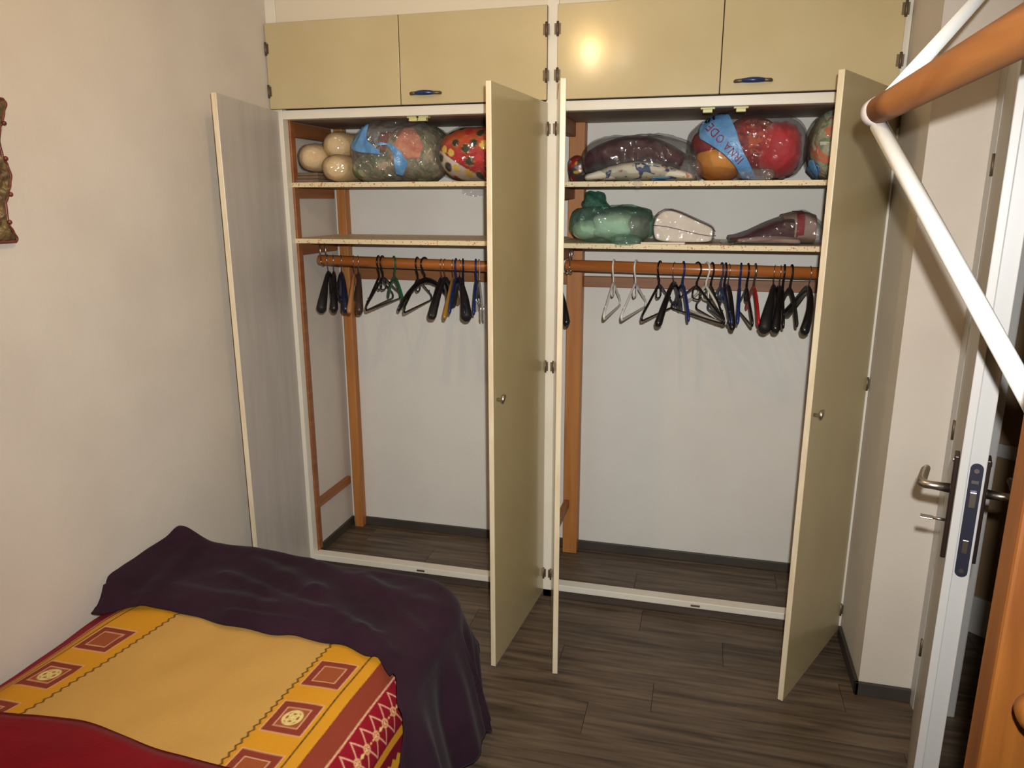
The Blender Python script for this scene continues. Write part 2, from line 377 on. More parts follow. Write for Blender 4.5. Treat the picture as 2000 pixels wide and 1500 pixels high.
# ------------------------------------------------------------------ built-in wardrobe
WD = thing('built_in_wardrobe', 'white built-in double wardrobe with four open cream doors and cupboards above', 'wardrobe', (0, 0, 0))
ZU, ZO = 1.966, 1.932
Ttop = 2.279
bx('stile', (.0, 0, .034), (.044, .04, CEIL-.002), M['white'], WD)
bx('stile', (1.105, 0, .034), (1.148, .04, CEIL-.002), M['white'], WD)
bx('stile', (2.232, 0, .034), (XR-.001, .04, CEIL-.002), M['white'], WD)
for a, b in ((.044, 1.105), (1.148, 2.232)):
    bx('top_rail', (a, 0, ZO), (b, .05, ZU), M['white'], WD)
    bx('bottom_rail', (a, 0, .034), (b, .05, .062), M['white'], WD, .003)
    bx('plinth', (a-.04, .006, 0), (b+.04, .045, .0335), M['plinth'], WD)
    bx('upper_panel', (a, .004, Ttop+.004), (b, .02, CEIL-.002), M['board'], WD)
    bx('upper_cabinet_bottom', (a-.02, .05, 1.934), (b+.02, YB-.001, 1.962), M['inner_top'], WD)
    bx('seam_shade_backing', (a-.02, .03, ZU), (b+.02, .045, Ttop), M['gap'], WD)  # dark sheet just behind the doors; its colour stands for shade in the seams
# shelves
def shelf(x0, x1, z):
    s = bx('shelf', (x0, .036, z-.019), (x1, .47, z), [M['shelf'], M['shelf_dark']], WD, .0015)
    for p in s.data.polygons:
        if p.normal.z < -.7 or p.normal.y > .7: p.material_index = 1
    return s
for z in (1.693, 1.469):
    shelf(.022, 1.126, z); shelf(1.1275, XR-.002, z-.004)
# pine posts, battens and rails inside
def pbox(name, lo, hi, m): return bx(name, lo, hi, m, WD, .003)
pbox('post', (.03, .44, 0), (.074, .4865, 1.933), M['pine'])
pbox('post', (1.113, .42, 0), (1.18, .4865, 1.933), M['pine'])
pbox('post', (2.2, .44, 0), (2.245, .4865, 1.933), M['pine'])
pbox('post', (.034, .0405, .062), (.052, .075, 1.933), M['pine_y'])
for z0, z1 in ((1.63, 1.6725), (1.395, 1.448), (1.875, 1.933), (.235, .275)):
    pbox('batten', (.002, .076, z0), (.022, .4395, z1), M['pine_y'])
    pbox('batten', (1.118, .06, z0-(.004 if z1 < 1.9 else 0)), (1.142, .419, z1-(.0045 if z1 < 1.9 else 0)), M['pine_y'])
    pbox('batten', (2.252, .06, z0-(.004 if z1 < 1.9 else 0)), (2.272, .43, z1-(.0045 if z1 < 1.9 else 0)), M['pine_y'])
pbox('back_rail', (.0745, .46, 1.262), (1.1125, .4865, 1.312), M['pine_x'])
pbox('back_rail', (1.1805, .46, 1.254), (2.1995, .4865, 1.300), M['pine_x'])
YROD, ZROD, RROD = .2, 1.363, .022
def rod(x0, x1, z0, z1):
    bm = bmesh.new(); rounded_tube(bm, (x0, YROD, z0), (x1, YROD, z1), RROD, 20, .15); o = finish('clothes_rod', bm, M['rod'], WD); return o
rod(.056, 1.11, 1.370, 1.352); rod(1.15, 2.25, 1.369, 1.357)
def zrod(x): return 1.370-(x-.056)*.01708 if x < 1.13 else 1.369-(x-1.15)*.0109
# hooks that carry the rods
for x in (.075, 1.095, 1.168, 2.235):
    bm = bmesh.new(); z = zrod(x)
    tube(bm, [(x, YROD+(RROD+.002)*math.sin(a), z-(RROD+.002)*math.cos(a)) for a in [i*PI/8-PI/2 for i in range(9)]], .003, 6)
    tube(bm, [(x, YROD-RROD-.002, z), (x, YROD-RROD-.002, 1.4475)], .003, 6); tube(bm, [(x, YROD+RROD+.002, z), (x, YROD+RROD+.002, 1.4475)], .003, 6)
    finish('rod_hanger', bm, M['metal'], WD)
bm = bmesh.new()
for s in (-1, 1): tube(bm, [(1.168, .172, 1.343), (1.168+s*.008, .168, 1.352), (1.168+s*.014, .168, 1.346), (1.168+s*.008, .17, 1.339), (1.168, .172, 1.343)], .002, 6)
finish('wing_nut', bm, M['metal'], WD)
# magnetic catches
for x in (.622, .585, 1.668, 1.778):
    bm = bmesh.new(); box(bm, (x-.024, .018, 1.9255), (x+.024, .045, 1.9315), .001); box(bm, (x-.016, .016, 1.914), (x+.016, .04, 1.9255), .0015)
    finish('magnetic_catch', bm, M['catch'], WD)
for x in (.562, 1.732):
    bm = bmesh.new(); box(bm, (x-.018, -.0035, .043), (x+.018, .0, .051), .001); finish('strike_plate', bm, M['hinge'], WD)

def leaf_mesh(wd, z0, z1, th):
    # local: hinge at x=0 (outer face corner), leaf along +x, outer face at y=0, inner face at y=th
    bm = bmesh.new(); box(bm, (0, 0, z0), (wd, th, z1), .0022)
    bmesh.ops.recalc_face_normals(bm, faces=bm.faces)
    for f in bm.faces:
        if f.normal.y < -.9: f.material_index = 0
        elif f.normal.y > .9: f.material_index = 1
        else: f.material_index = 2
    return bm
def hinge_bm(x, y, z):
    bm = bmesh.new(); tube(bm, [(x, y, z-.024), (x, y, z+.024)], .0045, 8)
    box(bm, (x-.012, y+.001, z-.018), (x+.010, y+.004, z+.018), .0005); return bm
def tall_door(hx, hy, wd, ang, flip):
    # the leaf turns about its hinge; flip = hinge on the right
    bm = leaf_mesh(wd, .028, 1.961, .018)
    dirv = Vector((math.cos(ang), math.sin(ang), 0))
    # outward normal of the front face when shut is -y
    nv = Vector((dirv.y, -dirv.x, 0)) if not flip else Vector((-dirv.y, dirv.x, 0))
    X = Matrix(((dirv.x, -nv.x, 0, hx), (dirv.y, -nv.y, 0, hy), (0, 0, 1, 0), (0, 0, 0, 1)))
    for v in bm.verts: v.co = X @ v.co
    o = finish('door', bm, [M['cream'], M['grey_in'], M['cream_edge']], WD)
    return o, X
# (hinge x, opening direction) measured from the photograph
def ang_to(hx, hy, fx, fy): return math.atan2(fy-hy, fx-hx)
D = []
for (hx, fx, fy, flip) in ((.010, .118, -.545, False), (1.112, 1.060, -.556, True), (1.144, 1.262, -.55, False), (2.266, 2.022, -.502, True)):
    hy = -.004; a = ang_to(hx, hy, fx, fy); D.append(tall_door(hx, hy, .556, a, flip) + (flip, hx))
for i, (o, X, flip, hx) in enumerate(D):
    # knob on the outer face: a small cupped metal pull
    if i in (1, 3):
        bm = bmesh.new(); kz = .995 if i == 1 else 1.0; kx = .524 if i == 1 else .53
        if True:
            tube(bm, [(kx, 0, kz), (kx, -.014, kz), (kx, -.022, kz+.001)], [.006, .006, .009], 10)
            P = []; 
            for t in range(9):
                a = PI*(-.15 + .75*t/8); P.append((kx+.016*math.cos(a)-.004, -.024, kz+.014*math.sin(a)))
            tube(bm, P, [.004, .006, .0075, .0085, .009, .0085, .0075, .006, .003], 8)
        for v in bm.verts: v.co = X @ v.co
        finish('knob', bm, M['metal'], o, smooth=True)
    zs = (1.872, .995, .112)
    for z in zs:
        bm = hinge_bm(hx + (.001 if flip else -.001)*0, -.009 if not flip else -.006, z)
        finish('hinge', bm, M['hinge'], o)
# upper doors
for i, (a, b) in enumerate(((.004, .5528), (.5552, 1.110), (1.146, 1.7018), (1.7042, 2.252))):
    bm = leaf_mesh(b-a, ZU+.003, Ttop, .018)
    for v in bm.verts: v.co = Vector((a+v.co.x, -.0185+v.co.y, v.co.z))
    o = finish('upper_door', bm, [M['cream'], M['grey_in'], M['shelf_dark']], WD)
    hx = a+.002 if i in (0, 2) else b-.002
    for z in (2.2-(.012 if i == 0 else 0), 2.05-(.016 if i == 0 else 0)):
        finish('hinge', hinge_bm(hx, -.022, z), M['hinge'], o)
    if i in (1, 3):
        cx = .654 if i == 1 else 1.809; z = 2.006
        bm = bmesh.new(); n = 12
        P = [(cx-.05+.1*t/n, -.022-.022*math.sin(PI*t/n)**.7, z) for t in range(1, n)]
        tube(bm, P, [.0045+.0045*math.sin(PI*t/n) for t in range(1, n)], 10)
        h = finish('handle', bm, M['bluehandle'], o, smooth=True)
        for s in (-1, 1):
            bm = bmesh.new(); tube(bm, [(cx+s*.058, -.019, z), (cx+s*.056, -.027, z), (cx+s*.034, -.037, z)], [.0055, .0062, .0062], 10)
            finish('handle_end', bm, M['hinge'], h, smooth=True)['label'] = 'metal end of the blue handle'

# ------------------------------------------------------------------ coat hangers
def hook_pts(r=.026, neck=-.05):
    P = [(r*math.cos(math.radians(a)), 0, r*math.sin(math.radians(a))) for a in range(-10, 226, 18)]
    P += [(-r*.45, 0, -r*1.15), (0, 0, neck+.01), (0, 0, neck-.012)]
    return P
PROTO = {}
def hang_meshes(kind, fat=1.0, cv=.3):
    key = (kind, fat, cv)
    if key in PROTO: return PROTO[key]
    out = {}
    if kind in 'sw':
        bm = bmesh.new(); tube(bm, hook_pts(.0245, -.05), .0016, 6); out['hook'] = bm
        bm = bmesh.new(); k = fat
        half = [(0, 0, -.060), (.03, .001*cv, -.065), (.07, .003*cv, -.083), (.12, .009*cv, -.117), (.165, .02*cv, -.156), (.195, .03*cv, -.186), (.204, .033*cv, -.194)]
        ra = [.008*min(1, k), .009*min(1, k), .010*min(1, k), .012*k, .015*k, .017*k, .011*k]; rb = [.015*min(1, k), .015*min(1, k), .015*min(1, k), .016*min(1, k), .018*k, .019*k, .012*k]
        P = [(-x, y, z) for x, y, z in half[::-1]] + half[1:]
        tube(bm, P, ra[::-1]+ra[1:], 12, rb=rb[::-1]+rb[1:])
        out['body'] = bm
        if kind == 'w':
            bm = bmesh.new(); tube(bm, [(-.165, .02, -.15), (.165, .02, -.15)], .006, 8); out['trouser_bar'] = bm
    elif kind == 't':
        bm = bmesh.new(); tube(bm, hook_pts(.0265, -.055), .0037, 8); out['hook'] = bm
        bm = bmesh.new()
        P = [(0, 0, -.064), (.02, 0, -.07), (.05, 0, -.085), (.13, 0, -.125), (.18, 0, -.148), (.198, 0, -.158), (.205, 0, -.168), (.2, 0, -.178), (.185, 0, -.18), (0, 0, -.18)]
        P = P + [(-x, y, z) for x, y, z in P[-2:0:-1]]
        tube(bm, P, .0046, 8, closed=True)
        loop = [(0, 0, -.066), (.028, 0, -.08), (.03, 0, -.108), (.018, 0, -.116), (-.018, 0, -.116), (-.03, 0, -.108), (-.028, 0, -.08)]
        tube(bm, loop, .0032, 6, closed=True)
        for s in (-1, 1): tube(bm, [(s*.165, 0, -.143), (s*.172, 0, -.132)], .003, 6)
        out['frame'] = bm
    elif kind == 'f':
        bm = bmesh.new(); tube(bm, hook_pts(.0265, -.055), .004, 8); out['hook'] = bm
        bm = bmesh.new(); half = [(0, 0, -.068), (.04, 0, -.074), (.08, 0, -.09), (.12, 0, -.113), (.16, 0, -.142), (.185, 0, -.165), (.192, 0, -.174)]
        P = [(-x, y, z) for x, y, z in half[::-1]] + half[1:]
        ra = [.0055, .006, .006, .006, .0065, .0065, .004]; rb = [.014, .013, .012, .012, .012, .011, .006]
        tube(bm, P, ra[::-1]+ra[1:], 10, rb=rb[::-1]+rb[1:]); out['body'] = bm
    elif kind == 'c':
        bm = bmesh.new(); tube(bm, hook_pts(.0265, -.055), .003, 8); out['hook'] = bm
        bm = bmesh.new()
        for s in (-1, 1): tube(bm, [(0, 0, -.062), (s*.03, 0, -.075), (s*.17, 0, -.16)], .0042, 8)
        tube(bm, [(-.17, 0, -.16), (.17, 0, -.16)], .0045, 8); out['frame'] = bm
        for s in (-1, 1):
            bm = bmesh.new(); x = s*.14
            for t in (-1, 1):
                box(bm, (x-.016, t*.006-.003, -.205), (x+.016, t*.006+.003, -.15), .0015)
            tube(bm, [(x-.014, 0, -.165), (x+.014, 0, -.165)], .005, 8); out['clip' if s < 0 else 'clip_b'] = bm
    for k in list(out):
        bm = out[k]; bmesh.ops.recalc_face_normals(bm, faces=bm.faces); me = bpy.data.meshes.new(k.replace('_b', '')); bm.to_mesh(me); bm.free()
        me.polygons.foreach_set('use_smooth', [True]*len(me.polygons)); out[k] = me
    PROTO[key] = out; return out
def hanger(kind, x, deg, m, label, hookm=None, fat=1.0, group=None, zoff=0, cv=.3):
    z = zrod(x); a = math.radians(deg)
    # local +x points to the back of the wardrobe
    t = thing('coat_hanger', label, 'hanger', (x, YROD, z+zoff), math.atan2(math.cos(a), -math.sin(a)), group)
    for k, me in hang_meshes(kind, fat, cv).items():
        nm = k.replace('_b', '')
        mm = (M['wire'] if kind in 'sw' else m) if k == 'hook' else m
        if k == 'hook' and hookm: mm = hookm
        key = (me.name, mm.name)
        if key not in PROTO:
            mc = me.copy(); mc.name = nm; mc.materials.clear(); mc.materials.append(mm); PROTO[key] = mc
        o = bpy.data.objects.new(nm, PROTO[key]); COL.objects.link(o); o.parent = t
    return t
GL, GR = 'hangers on the left wardrobe rod', 'hangers on the right wardrobe rod'
B = M['black']
LH = [('s', .095, 20, M['blackvelvet'], 1.25, 'broad black suit hanger hanging nearest the left end of the left rod'),
 ('s', .122, 28, B, 1.05, 'black suit hanger, second from the left end of the left rod'),
 ('w', .159, 32, M['navy'], 1.0, 'dark navy suit hanger with trouser bar, third on the left rod'),
 ('s', .219, 21, M['tan'], .7, 'tan wooden hanger between dark hangers near the left end of the left rod'),
 ('s', .240, 27, M['brown'], 1.0, 'dark brown wooden suit hanger, just right of the tan wooden one'),
 ('t', .335, 8, B, 1, 'black plastic tube hanger just left of its twin and the green hanger'),
 ('t', .353, 3, B, 1, 'black plastic tube hanger touching the green hanger on its left'),
 ('f', .407, 34, M['green'], 1, 'green plastic hanger on the left rod'),
 ('t', .512, 5, B, 1, 'black plastic tube hanger alone to the right of the green hanger'),
 ('f', .544, -14, B, 1, 'flat black plastic hanger in the middle of the left rod behind a tube hanger'),
 ('s', .619, 9, B, .85, 'slim black suit hanger with a thin wire hook, first of the dense black bunch'),
 ('s', .635, 7, M['blackvelvet'], .8, 'long slim black hanger reaching lowest in the dense bunch'),
 ('f', .684, 10, M['blue'], 1, 'dark blue hanger wedged in the dense bunch beside the amber one'),
 ('s', .670, 11, M['gold'], .6, 'amber wooden hanger showing its tip below the blue hanger'),
 ('s', .700, 28, M['blackvelvet'], 1.35, 'broad black suit hanger with a rounded end at the right of the dense bunch'),
 ('t', .715, 19, M['navy'], 1, 'navy plastic tube hanger half hidden behind the broad black suit hanger'),
 ('f', .771, 14, M['blue'], 1, 'blue plastic hanger at the right end of the left rod by the clear clip hanger'),
 ('c', .785, 21, M['clear'], 1, 'clear plastic clip hanger at the right end of the left rod')]
for k, x, a, m, fat, lab in LH: hanger(k, x, a, m, lab, None, fat, GL, 0)
RH = [('s', 1.113, 25, B, .9, 'black suit hanger whose tip shows beside the pine post behind the middle doors'),
 ('t', 1.341, -2, M['whitep'], 1, 'white plastic tube hanger furthest left on the right rod'),
 ('t', 1.428, -8, M['whitep'], 1, 'white plastic tube hanger with an inner loop, second from left on the right rod'),
 ('t', 1.520, -13, B, 1, 'thin black hanger with wire hook and bottom bar right of the two white ones'),
 ('s', 1.575, -9, B, .85, 'slim black suit hanger hanging low between the thin black and blue hangers'),
 ('f', 1.610, 10, M['blue'], 1, 'bright blue flat hanger left of the tangled black tube hangers'),
 ('t', 1.664, 29, B, 1, 'black plastic tube hanger turned broadside, first of the tangle on the right rod'),
 ('t', 1.698, 22, M['whitep'], 1, 'white plastic tube hanger tangled among black ones on the right rod'),
 ('t', 1.717, 15, B, 1, 'black plastic tube hanger directly right of the tangled white one'),
 ('t', 1.753, 12, M['bluegrey'], 1, 'blue-grey plastic tube hanger in the tangle on the right rod'),
 ('t', 1.767, 6, M['navy'], 1, 'navy plastic tube hanger right of the blue-grey one'),
 ('s', 1.780, 8, B, .7, 'slim black wire-hook hanger between the navy tube and the blue flat hanger'),
 ('f', 1.823, -2, M['blue'], 1, 'blue flat hanger seen edge-on left of the red hanger'),
 ('t', 1.849, 5, B, 1, 'black plastic tube hanger just left of the red hanger'),
 ('f', 1.875, 4, M['red'], 1, 'red plastic hanger on the right rod'),
 ('s', 1.945, -8, M['blackvelvet'], 1.35, 'broad black suit hanger with a bulbous end right of the red hanger'),
 ('s', 1.966, -3, B, 1.0, 'black suit hanger pressed behind the bulbous one on the right rod'),
 ('t', 1.979, -2, B, 1, 'black plastic hanger with plastic hook right of the bulbous suit hanger'),
 ('f', 2.005, 4, M['blackvelvet'], 1, 'flat black hanger second from the right end of the right rod'),
 ('s', 2.07, 4, B, 1.0, 'black suit hanger furthest right on the right rod by the open door')]
for k, x, a, m, fat, lab in RH: hanger(k, x, a, m, lab, M['wire'] if (m is M['red'] or x == 1.530) else None, fat, GR, 0, 1.3 if x > 2.05 else .3)

# ------------------------------------------------------------------ bags and bundles on the shelves
def patch(name, bvh, outline, m, parent, Y, eps=.004, n=26, k=26, th=.0012):
    # a strip of foil laid on a surface: outline = (left edge pixels, right edge pixels) at depth Y, wrapped along +y
    L, Rr = outline
    def samp(P, t):
        P = [W(a, b, Y) for a, b in P]; ds = [0]
        for a, b in zip(P[:-1], P[1:]): ds.append(ds[-1]+(b-a).length)
        s = t*ds[-1]
        for i in range(len(ds)-1):
            if s <= ds[i+1] or i == len(ds)-2: return P[i].lerp(P[i+1], (s-ds[i])/max(1e-6, ds[i+1]-ds[i]))
    rows = []; lastd = Y
    for i in range(n+1):
        a, b = samp(L, i/n), samp(Rr, i/n); row = []
        for j in range(k+1):
            p = a.lerp(b, j/k); h = bvh.ray_cast(CP, (p-CP).normalized())
            if h[0] is None:
                q = bvh.find_nearest(p)[0]; 
                row.append(Vector((q.x, q.y-eps, q.z)) if q else p)
            else: row.append(h[0] + h[1].normalized()*eps if h[1].y < 0 else h[0] + Vector((0, -eps, 0)))
        rows.append(row)
    bm = grid_bm(rows)
    o = finish(name, bm, m, parent, smooth=True)
    s = o.modifiers.new('thick', 'SOLIDIFY'); s.thickness = th; s.offset = 1
    return o, rows
ZL, ZRr = 1.693, 1.689       # top of the upper shelf, left and right
ZL2, ZR2 = 1.469, 1.465
def bvh_of(o): 
    me = o.data; return BVHTree.FromPolygons([v.co.copy() for v in me.vertices], [tuple(p.vertices) for p in me.polygons])

# --- left unit, upper shelf
def roll(c, r, tiltx, label, length=.26):
    t = thing('fleece_roll', label, 'roll', (c[0], c[1], c[2]), 0, 'cream rolls on the left upper shelf')
    bm = bmesh.new(); P = []; Rr = []
    for u in [0, .03, .1, .25, .5, .75, .9, .97, 1]:
        P.append((tiltx*u*length, u*length, -.0*u)); Rr.append(r*max(.25, min(1, math.sqrt(max(0, 1-abs(2*u-1)**6))))*(1+.03*math.sin(9*u)))
    tube(bm, P, Rr, 22, rb=[q*.94 for q in Rr])
    for v in bm.verts: v.co += v.normal*noise.noise(v.co*22+Vector((c[0]*40, 0, 0)))*.004
    finish('roll', bm, M['cream_roll'], t, smooth=True)
    bm = bmesh.new(); tube(bm, [(p[0], p[1]-.004+(.008 if i == len(P)-1 else 0), p[2]) for i, p in enumerate(P)], [q+.004 for q in Rr], 22, rb=[q*.94+.004 for q in Rr])
    for v in bm.verts: v.co += Vector((noise.noise(v.co*40), 0, noise.noise(v.co*40+Vector((5, 5, 5)))))*.003
    finish('plastic_wrap', bm, M['film'], t, smooth=True)
    return t
roll((.074, .085, ZL+.100), .059, .25, 'cream fleece roll in clear plastic lying on the folded taupe cloths')
roll((.172, .12, ZL+.150), .057, .25, 'cream fleece roll in clear plastic, topmost of the three')
roll((.208, .05, ZL+.056), .056, .1, 'cream fleece roll in clear plastic resting on the shelf, lowest of the three')
fc = thing('folded_cloth', 'folded taupe cloths lying flat at the left end of the left upper shelf', 'cloth', (.085, .2, ZL))
for i, (x0, x1, z0, z1) in enumerate(((-.062, .064, 0, .014), (-.060, .060, .0142, .027), (-.056, .056, .0272, .0395))):
    bm = bmesh.new(); box(bm, (x0, -.14+.006*i, z0), (x1, .12, z1), .0045); finish('fold', bm, M['taupe'], fc, smooth=True)
# big clear and blue bag with floral bedding
bg = thing('bedding_bag', 'clear plastic bag with blue print holding green floral bedding on the left upper shelf', 'bag', (0, 0, 0))
b1 = blob('bedding', (.53, .22, ZL+.115), (.125, .16, .115), M['flor_green'], bg, amp=.02, freq=9, seed=3, floor=ZL+.003, e=.85)
blob('pillow', (.37, .2, ZL+.06), (.10, .14, .062), M['flor_green'], bg, amp=.014, freq=9, seed=5, floor=ZL+.003, e=.85)['label'] = 'low green floral pillow'
blob('red_cloth', (.425, .19, ZL+.155), (.05, .06, .048), M['flor_red'], bg, amp=.012, freq=14, seed=9)['label'] = 'red and orange cloth'
patch('rose_print', bvh_of(b1), ([(790, 252), (776, 270), (768, 290), (764, 312)], [(806, 250), (820, 268), (826, 288), (820, 308)]), mat('rose_print_cloth', (196, 92, 74), .7, (226, 150, 110), scale=30), bg, .08)[0]['label'] = 'pink rose print'
fbag = blob('plastic_bag', (.472, .195, ZL+.119), (.187, .178, .117), M['film_grey'], bg, amp=.016, freq=10, seed=21, floor=ZL+.001, e=.8, nu=120, nv=70, ridge=.009)
bvh = bvh_of(fbag)
patch('blue_print', bvh, ([(716, 236), (700, 265), (684, 288), (690, 292), (700, 297)], [(724, 232), (716, 262), (718, 275), (738, 292), (745, 302)]), M['bagblue'], bg, .05)[0]['label'] = 'blue printed band of the bag'
patch('blue_print', bvh, ([(738, 284), (756, 283), (768, 298), (770, 322), (774, 340)], [(742, 278), (765, 281), (784, 296), (797, 318), (786, 344)]), M['bagblue'], bg, .05)[0]['label'] = 'blue printed band curling down the bag'
# red polka dot pillow in clear bag
pd = thing('pillow_bag', 'red and orange polka dot pillow in a clear bag beside the open door', 'pillow', (0, 0, 0))
dp = blob_bm((.80, .22, ZL+.106), (.168, .17, .104), amp=.008, freq=6, seed=2, floor=ZL+.004, e=.8, nu=170, nv=110)
bmesh.ops.recalc_face_normals(dp, faces=dp.faces)
cl = dp.loops.layers.float_color.new('Col'); rnd = random.Random(11); dots = []
for _ in range(900):
    a, b = rnd.uniform(.62, .98), rnd.uniform(ZL+.0, ZL+.215); r = rnd.uniform(.013, .0165)
    if all((a-q[0])**2+(b-q[1])**2 > (r+q[2]+.006)**2 for q in dots): dots.append((a, b, r, rnd.choice([0, 0, 1, 1, 2])))
for f in dp.faces:
    for lp in f.loops:
        x, z = lp.vert.co.x, lp.vert.co.z; t = (z-ZL)/.21
        c = Vector(lin((176, 22, 26))[:3]).lerp(Vector(lin((208, 84, 22))[:3]), smooth01((t-.45)*2.5)) if t > .64-2.8*(x-.632) else Vector(lin((225, 218, 206))[:3])
        for q in dots:
            dd = math.hypot(x-q[0], z-q[1])
            if dd < q[2]: c = Vector(lin(((236, 200, 84), (36, 46, 20), (200, 24, 22))[q[3]])[:3])
            elif dd < q[2]+.003 and q[3] == 1: c = Vector(lin((170, 120, 40))[:3])
        lp[cl] = (*c, 1)
finish('pillow', dp, vcol_mat('polka_dot_cotton', .6), pd, smooth=True)
blob('plastic_bag', (.80, .22, ZL+.108), (.178, .18, .107), M['film'], pd, amp=.010, freq=10, seed=31, floor=ZL+.001, e=.8, nu=110, nv=60, ridge=.005)
fp = grid_bm([[Vector((.628+.094*j/6, .4705, 1.69)) + Vector((0, .004*math.sin(i*1.3+j), -.055*i/6*(1-.25*abs(j-4)/4))) for j in range(7)] for i in range(7)])
fo_ = finish('bag_corner', fp, M['film_white'], pd, smooth=True); fo_['label'] = 'corner of the bag hanging down behind the shelf'

# --- right unit, upper shelf
b0 = thing('small_bag', 'small dark plastic bag with red and yellow print beside the pine post', 'bag', (0, 0, 0))
blob('bag', (1.185, .31, ZRr+.05), (.05, .08, .052), floral('dark_print_bag', (70, 60, 62), [((150, 40, 30), 2, .54), ((190, 150, 60), 5, .6), ((150, 150, 156), 8, .58)], 18, rough=.3), b0, amp=.014, freq=15, seed=4, floor=ZRr+.001)
bm_ = thing('blanket_bag', 'clear bag with folded maroon blanket over blue and white print on upper shelf', 'bag', (0, 0, 0))
# arched maroon blanket over printed cloth
def arch(name, x0, x1, zf0, zf1, y0, y1, m, parent, nx=40, sag=1.0, lab=None, r=.02):
    bm = bmesh.new(); rings = []
    for i in range(nx+1):
        t = i/nx; x = x0+(x1-x0)*t; a, b = zf0(t), max(zf1(t), zf0(t)+.002)
        sec = []
        for k in range(20):
            ph = 2*PI*k/20; cy = math.copysign(abs(math.cos(ph))**.55, math.cos(ph)); sy = math.copysign(abs(math.sin(ph))**.7, math.sin(ph))
            en = min(1, .35+math.sqrt(max(0, 1-abs(2*t-1)**5)))
            sec.append(bm.verts.new((x, (y0+y1)/2+cy*(y1-y0)/2*en + .004*noise.noise(Vector((x*20, ph*2, 0))), (a+b)/2+sy*(b-a)/2+.003*noise.noise(Vector((x*25, ph*3, 4))))))
        rings.append(sec)
    for A, C2 in zip(rings[:-1], rings[1:]):
        for k in range(20): bm.faces.new((A[k], A[(k+1) % 20], C2[(k+1) % 20], C2[k]))
    bm.faces.new(rings[0][::-1]); bm.faces.new(rings[-1])
    o = finish(name, bm, m, parent, smooth=True)
    if lab: o['label'] = lab
    return o
hump = lambda t: math.sin(PI*min(1, max(0, t)))
arch('blanket', 1.222, 1.605, lambda t: ZRr+.028+.042*hump(t*1.0)+.004, lambda t: ZRr+.066+.100*hump(.08+.86*t)**.75, .06, .36, M['maroon'], bm_)
arch('printed_cloth', 1.225, 1.64, lambda t: ZRr+.003, lambda t: ZRr+.022+.052*hump(t), .06, .38, M['bluewhite'], bm_)
fb2 = blob('plastic_bag', (1.428, .215, ZRr+.082), (.213, .19, .087), M['film'], bm_, amp=.012, freq=9, seed=14, floor=ZRr+.001, e=.78, nu=120, nv=60, ridge=.007)
patch('blue_print', bvh_of(fb2), ([(1275, 345), (1300, 344), (1337, 344)], [(1272, 353), (1300, 353), (1335, 352)]), M['bagblue'], bm_, .03)[0]['label'] = 'blue band of the bag'
fpp = grid_bm([[Vector((1.405+.04*j/5+.003*i, .034-.002*(j % 2)-.001*i, ZRr+.006-.034*i/5*(1-.5*abs(j-2.5)/2.5))) for j in range(6)] for i in range(6)])
finish('bag_tip', fpp, M['film_grey'], bm_, smooth=True)
# big bag with the lettered blue band
bb = thing('bedding_bag', 'clear bag with lettered blue band holding red and orange bedding on right upper shelf', 'bag', (0, 0, 0))
blob('orange_pillow', (1.715, .215, ZRr+.072), (.088, .125, .066), M['orange'], bb, amp=.008, freq=8, seed=3, floor=ZRr+.003, e=.85)
blob('dark_red_cloth', (1.70, .22, ZRr+.135), (.085, .12, .05), M['darkred'], bb, amp=.006, freq=9, seed=6)
blob('floral_cushion', (1.83, .23, ZRr+.125), (.10, .13, .100), M['flor_red'], bb, amp=.01, freq=8, seed=8, floor=ZRr+.02, e=.85)['label'] = 'red and brown floral cushion'
blob('red_pillow', (1.922, .2, ZRr+.108), (.080, .14, .100), M['redcloth'], bb, amp=.006, freq=7, seed=11, floor=ZRr+.003, e=.85, fold=.003, foldn=16)
fb3 = blob('plastic_bag', (1.815, .205, ZRr+.118), (.205, .195, .121), M['film'], bb, amp=.010, freq=8, seed=44, floor=ZRr+.001, e=.8, nu=130, nv=70, ridge=.006)
bv3 = bvh_of(fb3)
ol = ([(1395, 219), (1378, 232), (1367, 250), (1366, 270), (1390, 283), (1412, 299), (1434, 320), (1452, 352)], [(1417, 217), (1428, 232), (1436, 250), (1443, 272), (1452, 296), (1462, 315), (1471, 335), (1480, 352)])
band, brow = patch('blue_band', bv3, ol, M['bagblue'], bb, .05, eps=.003)
blob('bag_tail', (1.615, .17, ZRr+.045), (.05, .1, .045), M['film_grey'], bb, amp=.012, freq=14, seed=7, floor=ZRr+.001)
blob('bag_fold', (1.845, .06, ZRr+.022), (.06, .03, .024), M['film_grey'], bb, amp=.008, freq=20, seed=9, floor=ZRr+.001)
